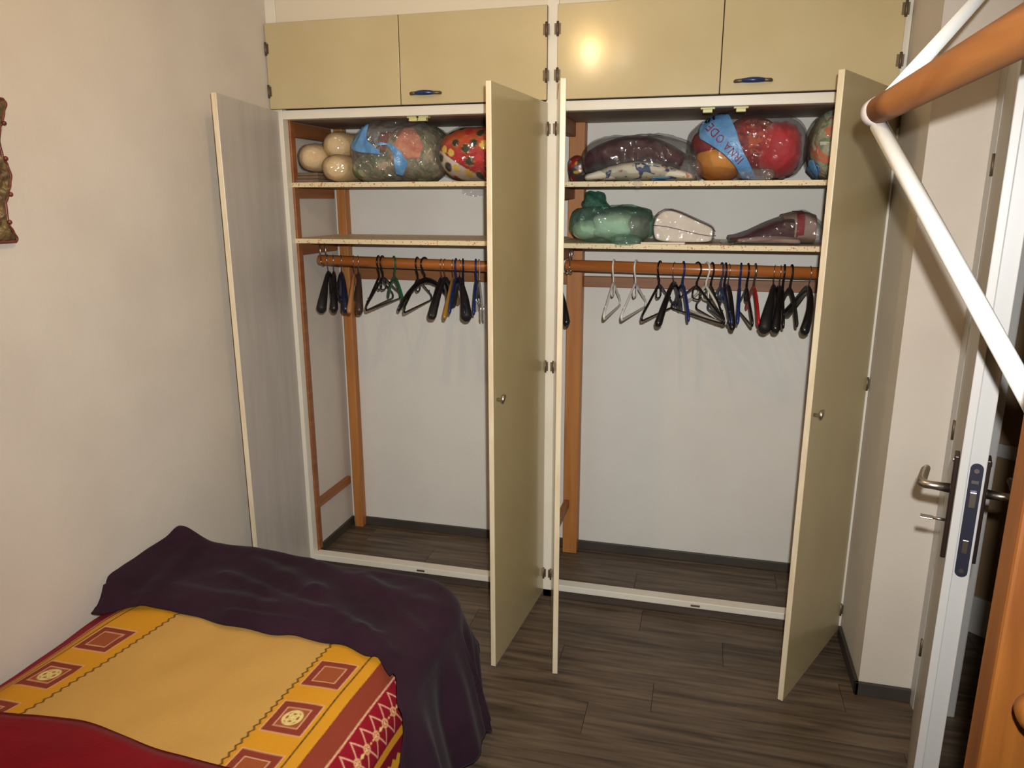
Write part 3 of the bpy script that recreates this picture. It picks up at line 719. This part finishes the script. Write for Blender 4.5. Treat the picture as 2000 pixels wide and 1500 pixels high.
# lettering on the band: reads RNA ODE, upside down along the band
def lettering(txt, p_start, p_end, height_px, Y, bvh, parent, m):
    cu = bpy.data.curves.new('lettering', 'FONT'); cu.body = txt; cu.size = 1; cu.resolution_u = 3; cu.space_character = 1.1
    to = bpy.data.objects.new('lettering_source', cu); COL.objects.link(to)
    bpy.context.view_layer.update()
    me = bpy.data.meshes.new_from_object(to.evaluated_get(bpy.context.evaluated_depsgraph_get()))
    bpy.data.objects.remove(to); bpy.data.curves.remove(cu)
    bm = bmesh.new(); bm.from_mesh(me); bpy.data.meshes.remove(me)
    bmesh.ops.triangulate(bm, faces=bm.faces)
    bmesh.ops.subdivide_edges(bm, edges=[e for e in bm.edges if e.calc_length() > .15], cuts=2)
    xs = [v.co.x for v in bm.verts]; x0, x1 = min(xs), max(xs)
    p0, p1 = Vector((*p_start, 0)), Vector((*p_end, 0)); dv = (p1-p0); L = dv.length; dv /= L
    upv = Vector((dv.y, -dv.x, 0))       # image y grows downwards
    for v in bm.verts:
        s = (v.co.x-x0)/(x1-x0)*L; q = p0 + dv*s + upv*(v.co.y/.72*height_px)
        p = W(q.x, q.y, Y); h = bvh.ray_cast(CP, (p-CP).normalized())
        v.co = h[0] + (h[1].normalized() if h[1].y < 0 else Vector((0, -1, 0)))*.0053 if h[0] else p
    return finish('lettering', bm, m, parent)
lettering('IRNA ODE', (1453, 309), (1391, 242), 17, .05, bv3, bb, M['print_red'])
# bag at the far right
rb = thing('bedding_bag', 'clear bag with pale green floral bedding at the right end behind the open door', 'bag', (0, 0, 0))
blob('bedding', (2.105, .2, ZRr+.118), (.08, .14, .115), M['flor_pale'], rb, amp=.012, freq=9, seed=5, floor=ZRr+.003)
fb4 = blob('plastic_bag', (2.105, .2, ZRr+.119), (.088, .152, .118), M['film'], rb, amp=.01, freq=9, seed=52, floor=ZRr+.001, nu=60, nv=34)
patch('blue_print', bvh_of(fb4), ([(1583, 312), (1576, 330), (1574, 350)], [(1590, 312), (1598, 335), (1598, 350)]), M['bagblue'], rb, .05)[0]['label'] = 'blue printed band of the bag'

# --- right unit, lower shelf
gb = thing('green_bag', 'translucent green plastic bag stuffed with white linen on the right lower shelf', 'bag', (0, 0, 0))
blob('linen', (1.345, .17, ZR2+.060), (.085, .11, .052), M['linen'], gb, amp=.010, freq=12, seed=3, floor=ZR2+.004, fold=.004, foldn=7)
blob('linen', (1.235, .18, ZR2+.045), (.05, .10, .036), M['linen'], gb, amp=.006, freq=12, seed=6, floor=ZR2+.004)
blob('linen', (1.425, .2, ZR2+.05), (.05, .12, .05), M['stripe_grey'], gb, amp=.006, freq=12, seed=8, floor=ZR2+.004)['label'] = 'grey folded linen'
blob('plastic_bag', (1.335, .165, ZR2+.066), (.158, .15, .068), M['film_green'], gb, amp=.012, freq=11, seed=61, floor=ZR2+.001, e=.8, nu=120, nv=60, ridge=.007)
blob('bag_handle', (1.265, .26, ZR2+.125), (.055, .045, .058), M['film_green_dark'], gb, amp=.02, freq=18, seed=63, shear=-.3, fold=.006, foldn=7)
blob('bag_handle', (1.21, .26, ZR2+.085), (.055, .06, .045), M['film_green_dark'], gb, amp=.016, freq=15, seed=66)
blob('bag_top', (1.38, .24, ZR2+.096), (.10, .10, .036), M['film_green_dark'], gb, amp=.012, freq=14, seed=70)
blob('bag_rim', (1.40, .062, ZR2+.012), (.058, .04, .022), M['film_green'], gb, amp=.01, freq=16, seed=68)
wc = thing('foam_cushion', 'white wedge foam cushion with dark piping wrapped in plastic', 'cushion', (0, 0, 0))
def wedge(grow):
    # outline in x-z, extruded along y with rounded edges
    prof = [(1.492, .05), (1.499, .015), (1.512, .0), (1.70, .0), (1.712, .008), (1.716, .045), (1.706, .058), (1.66, .076), (1.60, .104), (1.56, .118), (1.535, .118), (1.512, .106), (1.498, .082)]
    cx, cz = 1.6, .05; bm = bmesh.new(); rings = []
    for y, s in ((.09, .9), (.096, .97), (.108, 1), (.33, 1), (.342, .97), (.348, .9)):
        rings.append([bm.verts.new((cx+(x-cx)*(s*(1+grow)), y + (-.004 if y < .2 else .004)*(1 if grow else 0), max(ZR2+.0012, ZR2+.004+cz+(z-cz)*(s*(1+grow))))) for x, z in prof])
    for A, C2 in zip(rings[:-1], rings[1:]):
        for k in range(len(prof)): bm.faces.new((A[k], A[(k+1) % len(prof)], C2[(k+1) % len(prof)], C2[k]))
    bm.faces.new(rings[0][::-1]); bm.faces.new(rings[-1]); return bm
o = finish('cushion', wedge(0), M['offwhite'], wc, smooth=True)
o.modifiers.new('sub', 'SUBSURF').levels = 2; o.modifiers['sub'].render_levels = 2
o = finish('plastic_wrap', wedge(.045), M['film_smooth'], wc, smooth=True)
o.modifiers.new('sub', 'SUBSURF').levels = 2; o.modifiers['sub'].render_levels = 2
bm = bmesh.new(); tube(bm, [(1.488, .10, ZR2+.066), (1.50, .088, ZR2+.066), (1.54, .086, ZR2+.063), (1.6, .086, ZR2+.05), (1.66, .086, ZR2+.036), (1.70, .088, ZR2+.03), (1.722, .10, ZR2+.03)], .0014, 6); finish('piping', bm, M['piping'], wc, smooth=True)
bm = bmesh.new(); tube(bm, [(1.498, .104, ZR2+.098), (1.512, .1, ZR2+.113), (1.535, .1, ZR2+.125), (1.56, .1, ZR2+.125), (1.6, .1, ZR2+.11), (1.66, .1, ZR2+.08), (1.708, .1, ZR2+.06), (1.719, .1, ZR2+.045)], .0018, 6); finish('piping', bm, M['piping'], wc, smooth=True)
fl_ = thing('flat_pad', 'flat off-white pad lying in front of the foam cushion', 'pad', (1.54, .06, ZR2))
bm = bmesh.new(); box(bm, (-.085, -.022, 0), (.075, .02, .012), .004)
for v in bm.verts: v.co.z = v.co.z*(1-.5*abs(v.co.x)/.09)
finish('pad', bm, M['linen'], fl_, smooth=True)
sb = thing('blanket_bag', 'clear bag with a folded maroon and grey striped blanket on the right lower shelf', 'bag', (0, 0, 0))
arch('blanket', 1.765, 2.0, lambda t: ZR2+.012, lambda t: ZR2+.025+.075*smooth01(t*1.1), .07, .36, M['maroon'], sb)
arch('blanket_stripe', 1.95, 2.07, lambda t: ZR2+.004, lambda t: ZR2+.104+.012*hump(t), .085, .36, M['stripe_grey'], sb, lab='grey taupe stripe of the blanket')
arch('blanket_stripe', 1.995, 2.025, lambda t: ZR2+.01, lambda t: ZR2+.119, .080, .36, M['darkred'], sb, lab='dark red stripe of the blanket', nx=12)
arch('blanket', 1.79, 2.02, lambda t: ZR2+.002, lambda t: ZR2+.026+.012*hump(t), .06, .36, M['stripe_grey'], sb, lab='grey underside of the blanket')
def z1(t): return ZR2+.004+.122*smooth01(t*1.25)*(1-.55*smooth01((t-.72)/.28))
arch('plastic_bag', 1.738, 2.125, lambda t: ZR2+.001, z1, .05, .38, M['film'], sb, nx=60)

# ------------------------------------------------------------------ bed along the left wall
ZB = .46; XB = 1.0; YF = -.79
bed = thing('bed', 'single bed along the left wall under yellow and red bedding', 'bed', (.5, -1.75, 0))
def bpart(name, lo, hi, m, bev=.004):
    return bx(name, (lo[0]-.5, lo[1]+1.75, lo[2]), (hi[0]-.5, hi[1]+1.75, hi[2]), m, bed, bev)
bpart('mattress', (.035, -2.78, .27), (XB-.03, YF-.03, ZB-.03), M['mattress'], .03)
bpart('bed_frame', (.03, -2.8, .17), (XB-.04, YF-.04, .269), M['bedframe'])
for x in (.05, XB-.12):
    for y in (-2.78, YF-.12): bpart('leg', (x, y, 0), (x+.06, y+.06, .17), M['bedframe'])
# duvet with printed pattern: fine grid, colour per vertex
def sh(a): return np.array(lin(a)[:3])
def duvet_xy(u, y):
    # u = arc length from the wall across the bed
    r = .11; flat = .90; top = ZB + .012*noise.noise(Vector((u*2.2, y*2.6, 1))) + .004*noise.noise(Vector((u*9, y*7, 3)))
    top -= .035*smooth01((.10-u)/.12)
    if u < flat: return Vector((.015+u, y, top))
    s = u-flat; a = s/r
    if a < PI/2*.9: return Vector((.015+flat+r*math.sin(a), y, top-r*(1-math.cos(a))))
    a0 = PI/2*.9; e = s-a0*r; fl2 = .01*math.sin(y*9)*min(1, e*8)
    return Vector((.015+flat+r*math.sin(a0)+e*math.cos(a0)*.6+fl2, y, top-r*(1-math.cos(a0))-e*math.sin(a0)))
U1 = 1.30; y_a, y_b = -2.72, -1.0
nu = 560
ys = np.concatenate([np.linspace(y_a, -1.68, 24)[:-1], np.linspace(-1.68, y_b, 250)])
us = np.linspace(0, U1, nu)
verts = []; 
for y in ys: 
    for u in us: verts.append(duvet_xy(u, y))
faces = [(j*nu+i, j*nu+i+1, (j+1)*nu+i+1, (j+1)*nu+i) for j in range(len(ys)-1) for i in range(nu-1)]
UU0, YY0 = np.meshgrid(us, ys)
def pattern(UU, YY):
    X = UU + .015
    kx = .11*(1-np.clip((X-.1)/.6, 0, 1)) + .05
    wob = .004*np.sin(YY*14)
    Xs = X - (kx*(YY+1.30))*np.where(X < .95, 1, 1) + wob*(X < .2)      # straightened stripe coordinate
    C = np.zeros(X.shape+(3,)); C[:] = sh((196, 152, 80))
    def put(mask, c): C[mask] = sh(c)
    yel, brn, redc, drk, pale, orn = (206, 144, 34), (132, 56, 38), (138, 16, 34), (82, 60, 24), (212, 164, 128), (152, 78, 44)
    zL, zRt = .255, .772
    zig = .004*(np.abs(((YY*1/.022) % 1)*2-1)*2-1)
    put(Xs < zL, yel); put(np.abs(Xs-zL-zig) < .0028, drk)
    put(Xs > zRt, yel); put(np.abs(Xs-zRt-zig) < .0028, drk)
    # left edge stripes
    put(Xs < .112, (200, 140, 40)); put(np.abs(Xs-.108) < .002, drk)
    put(Xs < .085, (150, 44, 50)); put((Xs < .06), (140, 26, 40)); put(np.abs(Xs-.075) < .0025, pale)
    # right bands
    put(np.abs(Xs-.902) < .0022, drk)
    put(Xs > .934, brn); put(np.abs(Xs-.986) < .0022, pale)
    R0_, R1_ = .988, 1.088
    put(Xs > R0_, redc)
    mid = (R0_+R1_)/2; hw = .042; per = .094
    ph = ((YY+.02)/per) % 1
    dx = (Xs-mid)/hw
    inb = (Xs > R0_+.004) & (Xs < R1_-.004)
    for s_ in (1, -1):
        put(inb & (np.abs(dx - s_*(4*np.abs(ph-.5)-1)) < .085), (226, 170, 140))
    put(inb & (np.abs(dx) < .05) & (np.abs((YY/.012) % 1-.5) < .3), (236, 190, 120))
    ring = np.hypot((Xs-mid)/.010, ((ph-.25)*per)/.010); put(inb & (np.abs(ring-1) < .22), (226, 160, 110))
    ring = np.hypot((Xs-mid)/.010, ((ph-.75)*per)/.010); put(inb & (np.abs(ring-1) < .22), (226, 160, 110))
    dia = np.abs(ph-.5)*per/.02 + np.abs(Xs-mid)/.010; put(inb & (dia < .5), (232, 196, 130))
    put(Xs > R1_, (220, 150, 40)); put(Xs > R1_+.022, (126, 14, 34))
    z2 = .006*(np.abs(((YY/.026) % 1)*2-1)*2-1)
    put(Xs > R1_+.054+z2, (224, 160, 44)); put(Xs > R1_+.080+z2*.6, redc); put(Xs > R1_+.088, pale); put(Xs > R1_+.092, orn)
    # appliqued squares
    def square(cx, cy, kind):
        a = np.abs(Xs-cx)/.05; b = np.abs(YY-cy)/.05; m_ = np.maximum(a, b)
        put(m_ < 1.06, pale); put(m_ < 1.0, brn); put(m_ < .64, pale); put(m_ < .58, orn)
        if kind:
            for ox, oy in ((0, .16), (0, -.16), (.2, 0), (-.2, 0)):
                rr = np.hypot((Xs-cx)/.048-ox, (YY-cy)/.048-oy); put(np.abs(rr-.2) < .05, (220, 200, 130))
            rr = np.hypot((Xs-cx)/.048, (YY-cy)/.048); put(np.abs(rr-.46) < .05, (220, 200, 130))
    for k in range(6):
        cy = -1.305 - .163*k
        square(.167, cy, k % 2); square(.838, cy+.005, k % 2)

    return C
du_, dy_ = U1/nu, .0027
C = sum(pattern(UU0+a_*du_/3, YY0+b_*dy_/3) for a_ in (-1, 0, 1) for b_ in (-1, 0, 1))/9
X = UU0
noise_var = (1 + .012*np.random.RandomState(3).standard_normal(X.shape))[..., None]
C = np.clip(C*noise_var, 0, 1)
me = bpy.data.meshes.new('duvet'); me.from_pydata(verts, [], faces); me.polygons.foreach_set('use_smooth', [True]*len(me.polygons))
ca = me.color_attributes.new('Col', 'FLOAT_COLOR', 'POINT')
ca.data.foreach_set('color', np.concatenate([C.reshape(-1, 3), np.ones((C.shape[0]*C.shape[1], 1))], 1).astype(np.float32).ravel())
me.materials.append(M['duvet'])
dv = bpy.data.objects.new('duvet', me); COL.objects.link(dv)
sm = dv.modifiers.new('thick', 'SOLIDIFY'); sm.thickness = .02; sm.offset = -1
tag(dv, 'yellow and tan duvet with red embroidered stripes lying on the bed', 'duvet')
# red throw over the near end
P = []
ye = lambda x: -1.628 + .03*math.exp(-((x-.36)/.14)**2) - .012*smooth01((x-.5)/.3)
for j in range(40):
    row = []
    for i in range(90):
        u = U1*.99*i/89; t = j/39
        y = ye(u)*(1-t) + (-2.7)*t
        q = duvet_xy(u, y); q2 = duvet_xy(u+.004, y)
        tn = (q2-q); nn = Vector((-tn.z, 0, tn.x)).normalized()
        lift = .006 + .012*smooth01(t*9) + .003*noise.noise(Vector((u*6, y*6, 9)))
        row.append(q + nn*(lift if j else .0015))
    P.append(row)
rt = finish('throw', grid_bm(P), M['redthrow'], None, smooth=True)
rt.modifiers.new('thick', 'SOLIDIFY').thickness = .004; rt.modifiers['thick'].offset = 1
rt.name = 'red_throw'
tag(rt, 'plain red throw over the near end of the bed', 'throw')

# purple blanket over the foot end
def near_edge(x):
    pts = [(0, -1.222), (.05, -1.228), (.136, -1.165), (.26, -1.15), (.52, -1.178), (.78, -1.178), (.92, -1.215), (1.0, -1.28), (1.06, -1.36), (1.2, -1.40), (1.6, -1.42)]
    for (a, b), (c, d2) in zip(pts[:-1], pts[1:]):
        if x <= c: return b+(d2-b)*smooth01((x-a)/(c-a)) if x > a else b
    return pts[-1][1]
def seg_ridge(x, y, a, b, wd):
    ax, ay = a; bx2, by2 = b; dx_, dy_ = bx2-ax, by2-ay; L2 = dx_*dx_+dy_*dy_
    t = max(0, min(1, ((x-ax)*dx_+(y-ay)*dy_)/L2)); dd = math.hypot(x-ax-t*dx_, y-ay-t*dy_)
    return math.exp(-(dd/wd)**2)
RIDGES = [((.30, -.84), (.62, -.98), .035, .014), ((.62, -.98), (.96, -1.22), .03, .013), ((.20, -1.06), (.7, -1.09), .03, .010), ((.55, -.83), (.98, -.98), .035, .012),
          ((.3, -.95), (.85, -1.13), .022, .009), ((.72, -.85), (1.0, -1.1), .022, .009), ((.10, -.85), (.16, -1.15), .03, .014), ((.45, -1.14), (.9, -1.15), .02, .008), ((.04, -.80), (.5, -.80), .03, .012)]
def drape(Xc, Yc):
    r = .055; ZT = ZB+.022
    x0, y0 = 1.008, YF - .035*smooth01((Xc-.3)/.3)
    RC = .14; qx, qy = Xc-(x0-RC), Yc-(y0-RC)
    if qx > 0 and qy > 0:
        qd = math.hypot(qx, qy); dist = max(0, qd-RC); du, dvv = qx/qd*dist, qy/qd*dist
        base = Vector((x0-RC+qx/qd*min(qd, RC), y0-RC+qy/qd*min(qd, RC), ZT))
    else:
        du = max(0, Xc-x0); dvv = max(0, Yc-y0); dist = math.hypot(du, dvv)
        base = Vector((min(Xc, x0), min(Yc, y0), ZT))
    fold = sum(h*seg_ridge(Xc, Yc, a, b, wd_) for a, b, wd_, h in RIDGES)
    fold += .006*noise.noise(Vector((Xc*7, Yc*7, 2))) + .003*noise.noise(Vector((Xc*17, Yc*17, 5)))
    wallb = .045*math.exp(-(Xc/.085)**2)*smooth01((Yc+1.22)/.14)
    wallb += .012*math.exp(-((Xc-.02)/.08)**2-((Yc+.79)/.07)**2)
    if dist < 1e-6: 
        p = base.copy(); p.z += fold + wallb; p.z -= .0*du
    else:
        n = Vector((du, dvv, 0))/dist
        q = dist/r
        if q < PI/2: h, dz = r*math.sin(q), r*(1-math.cos(q))
        else:
            e = dist-r*PI/2; h, dz = r+.20*e, r+.975*e
        arc = math.atan2(dvv, du)
        along = (Yc if dvv < du else Xc)
        wv = .022*smooth01((dist-.05)/.2)*(math.sin(along*23+2.2*noise.noise(Vector((along*3, 0, 7)))) + .4*math.sin(along*51))
        if du > 0 and dvv > 0: wv += .02*smooth01((dist-.1)/.2)*math.cos(arc*8)
        p = base + n*(h+wv) - Vector((0, 0, dz)); p.z += (fold+wallb)*max(0, 1-dist/.12)
        if p.z < .012:
            ex = .012-p.z; p.z = .012+.004*(noise.noise(Vector((Xc*30, Yc*30, 0)))+1); p += n*ex*.8
    p.x = max(p.x, .006 + .042*smooth01((-1.10-Yc)/.10))
    return p
NX, NY = 150, 110; P = []
for j in range(NY+1):
    t = j/NY; row = []
    for i in range(NX+1):
        Xc = -.0 + 1.43*i/NX; ya = near_edge(Xc) + .004*math.sin(Xc*40)
        Yc = ya + (YF+.40-.25*smooth01((Xc-1.0)/.35)-ya)*t
        p = drape(Xc, Yc)
        if t < .05: p.z -= .012*(1-t/.05) if Xc < 1.0 else 0
        row.append(p)
    P.append(row)
pb = finish('purple_blanket', grid_bm(P), M['purple'], None, smooth=True)
sm = pb.modifiers.new('thick', 'SOLIDIFY'); sm.thickness = .006; sm.offset = 1
tag(pb, 'dark purple velvet blanket draped over the foot of the bed', 'blanket')

# ------------------------------------------------------------------ carved picture frame on the left wall
pf = thing('picture_frame', 'ornate carved gilt picture frame hanging on the left wall', 'picture', (0, -1.40, 1.695))
zt, zb = .170, -.170
def edge_y(z):     # scalloped right-hand outline (distance from the centre line)
    t = (z-zb)/(zt-zb)
    pts = [(0, .154), (.02, .158), (.07, .150), (.13, .139), (.27, .141), (.34, .152), (.41, .162), (.47, .168), (.54, .163), (.60, .153), (.70, .150), (.80, .158), (.84, .168), (.91, .176), (.97, .186), (1, .180)]
    for (a, b), (c, d2) in zip(pts[:-1], pts[1:]):
        if t <= c: return b+(d2-b)*smooth01((t-a)/(c-a))
    return pts[-1][1]
bm = bmesh.new(); rows = []; NZ = 80
for i in range(NZ+1):
    z = zb+(zt-zb)*i/NZ; e = edge_y(z); row = []
    for s in np.linspace(-1, 1, 81):
        y = s*e; dpt = min(abs(e-abs(y)), z-zb, zt-z)
        x = .006 + .022*min(1, dpt/.02)**.5 + .008*math.sin(y*170)*math.sin(z*170)*min(1, dpt/.03)*(1 if dpt < .07 else 0) + .006*noise.noise(Vector((y*60, z*60, 1)))
        if dpt >= .075: x = .014
        row.append(bm.verts.new((x, y, z)))
    rows.append(row)
for a, b in zip(rows[:-1], rows[1:]):
    for k in range(80): bm.faces.new((a[k], a[k+1], b[k+1], b[k]))
per_ = [r[0] for r in rows] + rows[-1][1:] + [r[-1] for r in rows[::-1]][1:] + rows[0][::-1][1:-1]
bk = [bm.verts.new((.001, v.co.y, v.co.z)) for v in per_]
for k in range(len(per_)): bm.faces.new((per_[k], per_[(k+1) % len(per_)], bk[(k+1) % len(per_)], bk[k]))
bm.faces.new(bk[::-1])
finish('carved_frame', bm, M['gilt'], pf, smooth=True)
bm = bmesh.new(); Pr = []
for i in range(NZ+1): z = zb+(zt-zb)*i/NZ; Pr.append((.014, edge_y(z), z))
Pr2 = [(.014, -edge_y(zt-(zt-zb)*i/NZ), zt-(zt-zb)*i/NZ) for i in range(NZ+1)]
tube(bm, Pr+Pr2, .0034, 8, closed=True)
finish('rim', bm, M['gilt_rim'], pf, smooth=True)['label'] = 'reddish gilt rim'
bm = bmesh.new(); box(bm, (.0145, -.07, -.09), (.017, .07, .09), .0005); finish('painting', bm, M['painting'], pf)
for y, z in ((.169, .113), (.158, .03), (.156, -.055), (.141, -.122)):
    bm = bmesh.new(); bmesh.ops.create_uvsphere(bm, u_segments=12, v_segments=8, radius=.006)
    for v in bm.verts: v.co = Vector((v.co.x*.8+.018, v.co.y+y, v.co.z+z))
    finish('carved_bud', bm, M['gilt_rim'], pf, smooth=True)

# ------------------------------------------------------------------ room door (open, seen edge-on) and its frame
H = Vector((2.436, -.405, 0)); Fp = Vector((2.190, -1.25, 0)); dl = (Fp-H); WDT = dl.length; dl.normalize(); dn = Vector((-dl.y, dl.x, 0))
if dn.x < 0: dn = -dn
DX = Matrix(((dl.x, dn.x, 0, H.x), (dl.y, dn.y, 0, H.y), (0, 0, 1, 0), (0, 0, 0, 1)))   # local x along leaf, y through thickness (to the right)
bm = bmesh.new(); box(bm, (0, 0, .012), (WDT, .0155, 1.99), .0015, DX); box(bm, (.01, .0155, .012), (WDT-.012, .045, 1.985), .0015, DX)
dr = struct(finish('door_1', bm, M['doorwhite']))
def dpart(name, lo, hi, m, bev=.001, lab=None, parent=dr):
    bm = bmesh.new(); box(bm, lo, hi, bev, DX); o = finish(name, bm, m, parent)
    if lab: o['label'] = lab
    return o
LZ = 1.015
# lock faceplate with rounded ends
bm = bmesh.new(); pts = []
for k in range(13): a = PI*k/12; pts.append((.0295+.011*math.cos(a), LZ+.108+.011*math.sin(a)))
for k in range(13): a = PI+PI*k/12; pts.append((.0295+.011*math.cos(a), LZ-.108+.011*math.sin(a)))
f0 = [bm.verts.new(DX @ Vector((WDT-.0122, y, z))) for y, z in pts]; f1 = [bm.verts.new(DX @ Vector((WDT-.0095, y, z))) for y, z in pts]
bm.faces.new(f0[::-1]); bm.faces.new(f1)
for k in range(len(pts)): bm.faces.new((f0[k], f0[(k+1) % len(pts)], f1[(k+1) % len(pts)], f1[k]))
lp = finish('lock_plate', bm, M['lockplate'], dr)
dpart('latch_bolt', (WDT-.0096, .0235, LZ+.03), (WDT-.003, .0355, LZ+.062), M['metal'], .001, 'metal latch bolt', lp)
dpart('dead_bolt', (WDT-.0096, .0245, LZ-.068), (WDT-.008, .0345, LZ-.04), M['metal'], .0005, 'metal dead bolt', lp)
for z in (LZ+.104, LZ-.106):
    bm = bmesh.new(); tube(bm, [DX @ Vector((WDT-.0096, .0295, z)), DX @ Vector((WDT-.0085, .0295, z))], .0045, 12); finish('screw', bm, M['metal'], lp)
dpart('lock_label', (WDT-.0096, .0235, LZ+.078), (WDT-.0092, .0355, LZ+.084), M['metal'], 0, None, lp)
for side in (0, 1):
    y0, y1 = (-.009, 0) if side == 0 else (.045, .054)
    hp = dpart('handle_plate', (WDT-.095, y0, LZ-.105), (WDT-.052, y1, LZ+.115), M['darkmetal'], .002)
    s = -1 if side == 0 else 1; yb = y0 if side == 0 else y1
    bm = bmesh.new(); z = LZ+.04; xn = WDT-.073
    tube(bm, [DX @ Vector((xn, yb, z)), DX @ Vector((xn, yb+s*.03, z)), DX @ Vector((xn, yb+s*.043, z)), DX @ Vector((xn-.008, yb+s*.05, z)), DX @ Vector((xn-.03, yb+s*.051, z)), DX @ Vector((xn-.085, yb+s*.048, z+.002)), DX @ Vector((xn-.115, yb+s*.046, z-.002))], [.010, .0085, .009, .010, .0095, .009, .0075], 12)
    finish('lever', bm, M['metal'], hp, smooth=True)['label'] = 'polished metal lever'
    bm = bmesh.new(); tube(bm, [DX @ Vector((xn, yb-s*.001, LZ+.102)), DX @ Vector((xn, yb+s*.002, LZ+.102))], .005, 10); finish('screw', bm, M['metal'], hp)
    if side == 0:
        bm = bmesh.new(); zk = LZ-.03
        tube(bm, [DX @ Vector((xn, yb, zk)), DX @ Vector((xn, yb-.022, zk))], .0032, 8)
        box(bm, (xn-.010, yb-.045, zk-.0012), (xn+.010, yb-.022, zk+.0012), .0006, DX); finish('key', bm, M['metal'], hp)
for z in (1.715, .959, .229):
    bm = bmesh.new(); tube(bm, [(H.x-.001, H.y+.006, z-.03), (H.x-.001, H.y+.006, z+.03)], .005, 12); finish('hinge', bm, M['hinge'], dr)
fr = bmesh.new(); box(fr, (HX0-.015, YP-.048, 0), (HX0-.002, YP, 2.06), .002)
box(fr, (HX0, -.412, 0), (2.556, YP+.14, 2.03), .004)
box(fr, (HX1, -.40, 0), (HX1+.06, YP+.14, 2.03), .004); box(fr, (HX0-.015, -.40, 2.03), (HX1+.06, YP+.14, 2.09), .004)
struct(finish('trim_door_frame', fr, M['doorwhite']))

# ------------------------------------------------------------------ wooden rail on white tubes, close on the right
rl = thing('clothes_rail', 'honey-coloured wooden rail with grey end cap on two white tubes at upper right', 'rail', (1.957, -1.29, 0))
def RL(p): return Vector(p) - Vector((1.957, -1.29, 0))
B0 = Vector((1.951, -1.342, 1.765)); B1 = Vector((2.031, -1.736, 1.812)); bd = (B1-B0).normalized(); BL = (B1-B0).length*1.5
bm = bmesh.new(); n = 8
tube(bm, [RL(B0+bd*(.028+(BL-.028)*i/n)) for i in range(n+1)], [.0222+.0062*i/n*1.5 for i in range(n+1)], 28); bar = finish('wooden_bar', bm, M['bar'], rl)
for f in bar.data.polygons: f.use_smooth = len(f.vertices) == 4
bm = bmesh.new(); tube(bm, [RL(B0+bd*t) for t in (.0278, .006, .001, -.003)], [.0228, .0228, .0195, .010], 28); finish('end_cap', bm, M['cap'], rl)
bm = bmesh.new(); tube(bm, [RL(B0+bd*(BL+t)) for t in (.0002, .02, .028)], [.032, .032, .02], 28); finish('end_cap', bm, M['cap'], rl)
q0 = B0 + bd*.018 + Vector((.004, 0, -.021)); q1 = Vector((2.119, -1.665, 1.378)); q2 = q0 + (q1-q0)*((q0.z-.0)/(q0.z-q1.z))
bm = bmesh.new(); tube(bm, [RL(q0), RL(q1), RL(q2)], .0135, 20); finish('tube', bm, M['tube'], rl, smooth=True)
u0 = B0 + bd*.02 + Vector((.012, .012, .016)); u1 = Vector((2.55, YP-.001, 2.389))
bm = bmesh.new(); tube(bm, [RL(u0), RL(u1)], .0125, 20); finish('tube', bm, M['tube'], rl, smooth=True)

# orange pine post at the right edge, near the camera, with a round-nosed peg
pp = thing('pine_post', 'orange pine post with a rounded peg at the right edge of the room', 'post', (2.06, -1.96, 0))
bm = bmesh.new(); box(bm, (-.044, -.02, 0), (.10, .02, 2.2), .004); finish('post', bm, M['nearpost'], pp)
bm = bmesh.new(); tube(bm, [(.085, -.0215, 1.075), (.04, -.04, 1.10), (-.005, -.06, 1.123), (-.022, -.068, 1.133), (-.032, -.073, 1.139), (-.036, -.075, 1.141)], [.022, .024, .024, .021, .014, .004], 18)
finish('peg', bm, M['nearpost'], pp, smooth=True)

# ------------------------------------------------------------------ ceiling lamp (seen as a reflection in the cupboard door)
lm = thing('ceiling_lamp', 'warm two-bulb ceiling lamp reflected in the glossy cupboard door', 'lamp', (1.115, -1.5, CEIL))
bm = bmesh.new(); tube(bm, [(0, 0, -.001), (0, 0, -.02), (0, 0, -.03)], [.05, .05, .02], 24); tube(bm, [(-.1, 0, -.045), (.1, 0, -.045)], .008, 10); tube(bm, [(0, 0, -.03), (0, 0, -.045)], .01, 10); finish('canopy', bm, M['metal'], lm)
for s in (-1, 1):
    bm = bmesh.new(); tube(bm, [(s*.085, 0, -.045), (s*.085, 0, -.09)], [.012, .016], 14); so = finish('socket', bm, M['metal'], lm)
    bm = bmesh.new(); bmesh.ops.create_uvsphere(bm, u_segments=20, v_segments=14, radius=.028)
    for v in bm.verts: v.co += Vector((s*.085, 0, -.118))
    finish('bulb', bm, M['bulb'] if s < 0 else M['bulb_dim'], so, smooth=True)
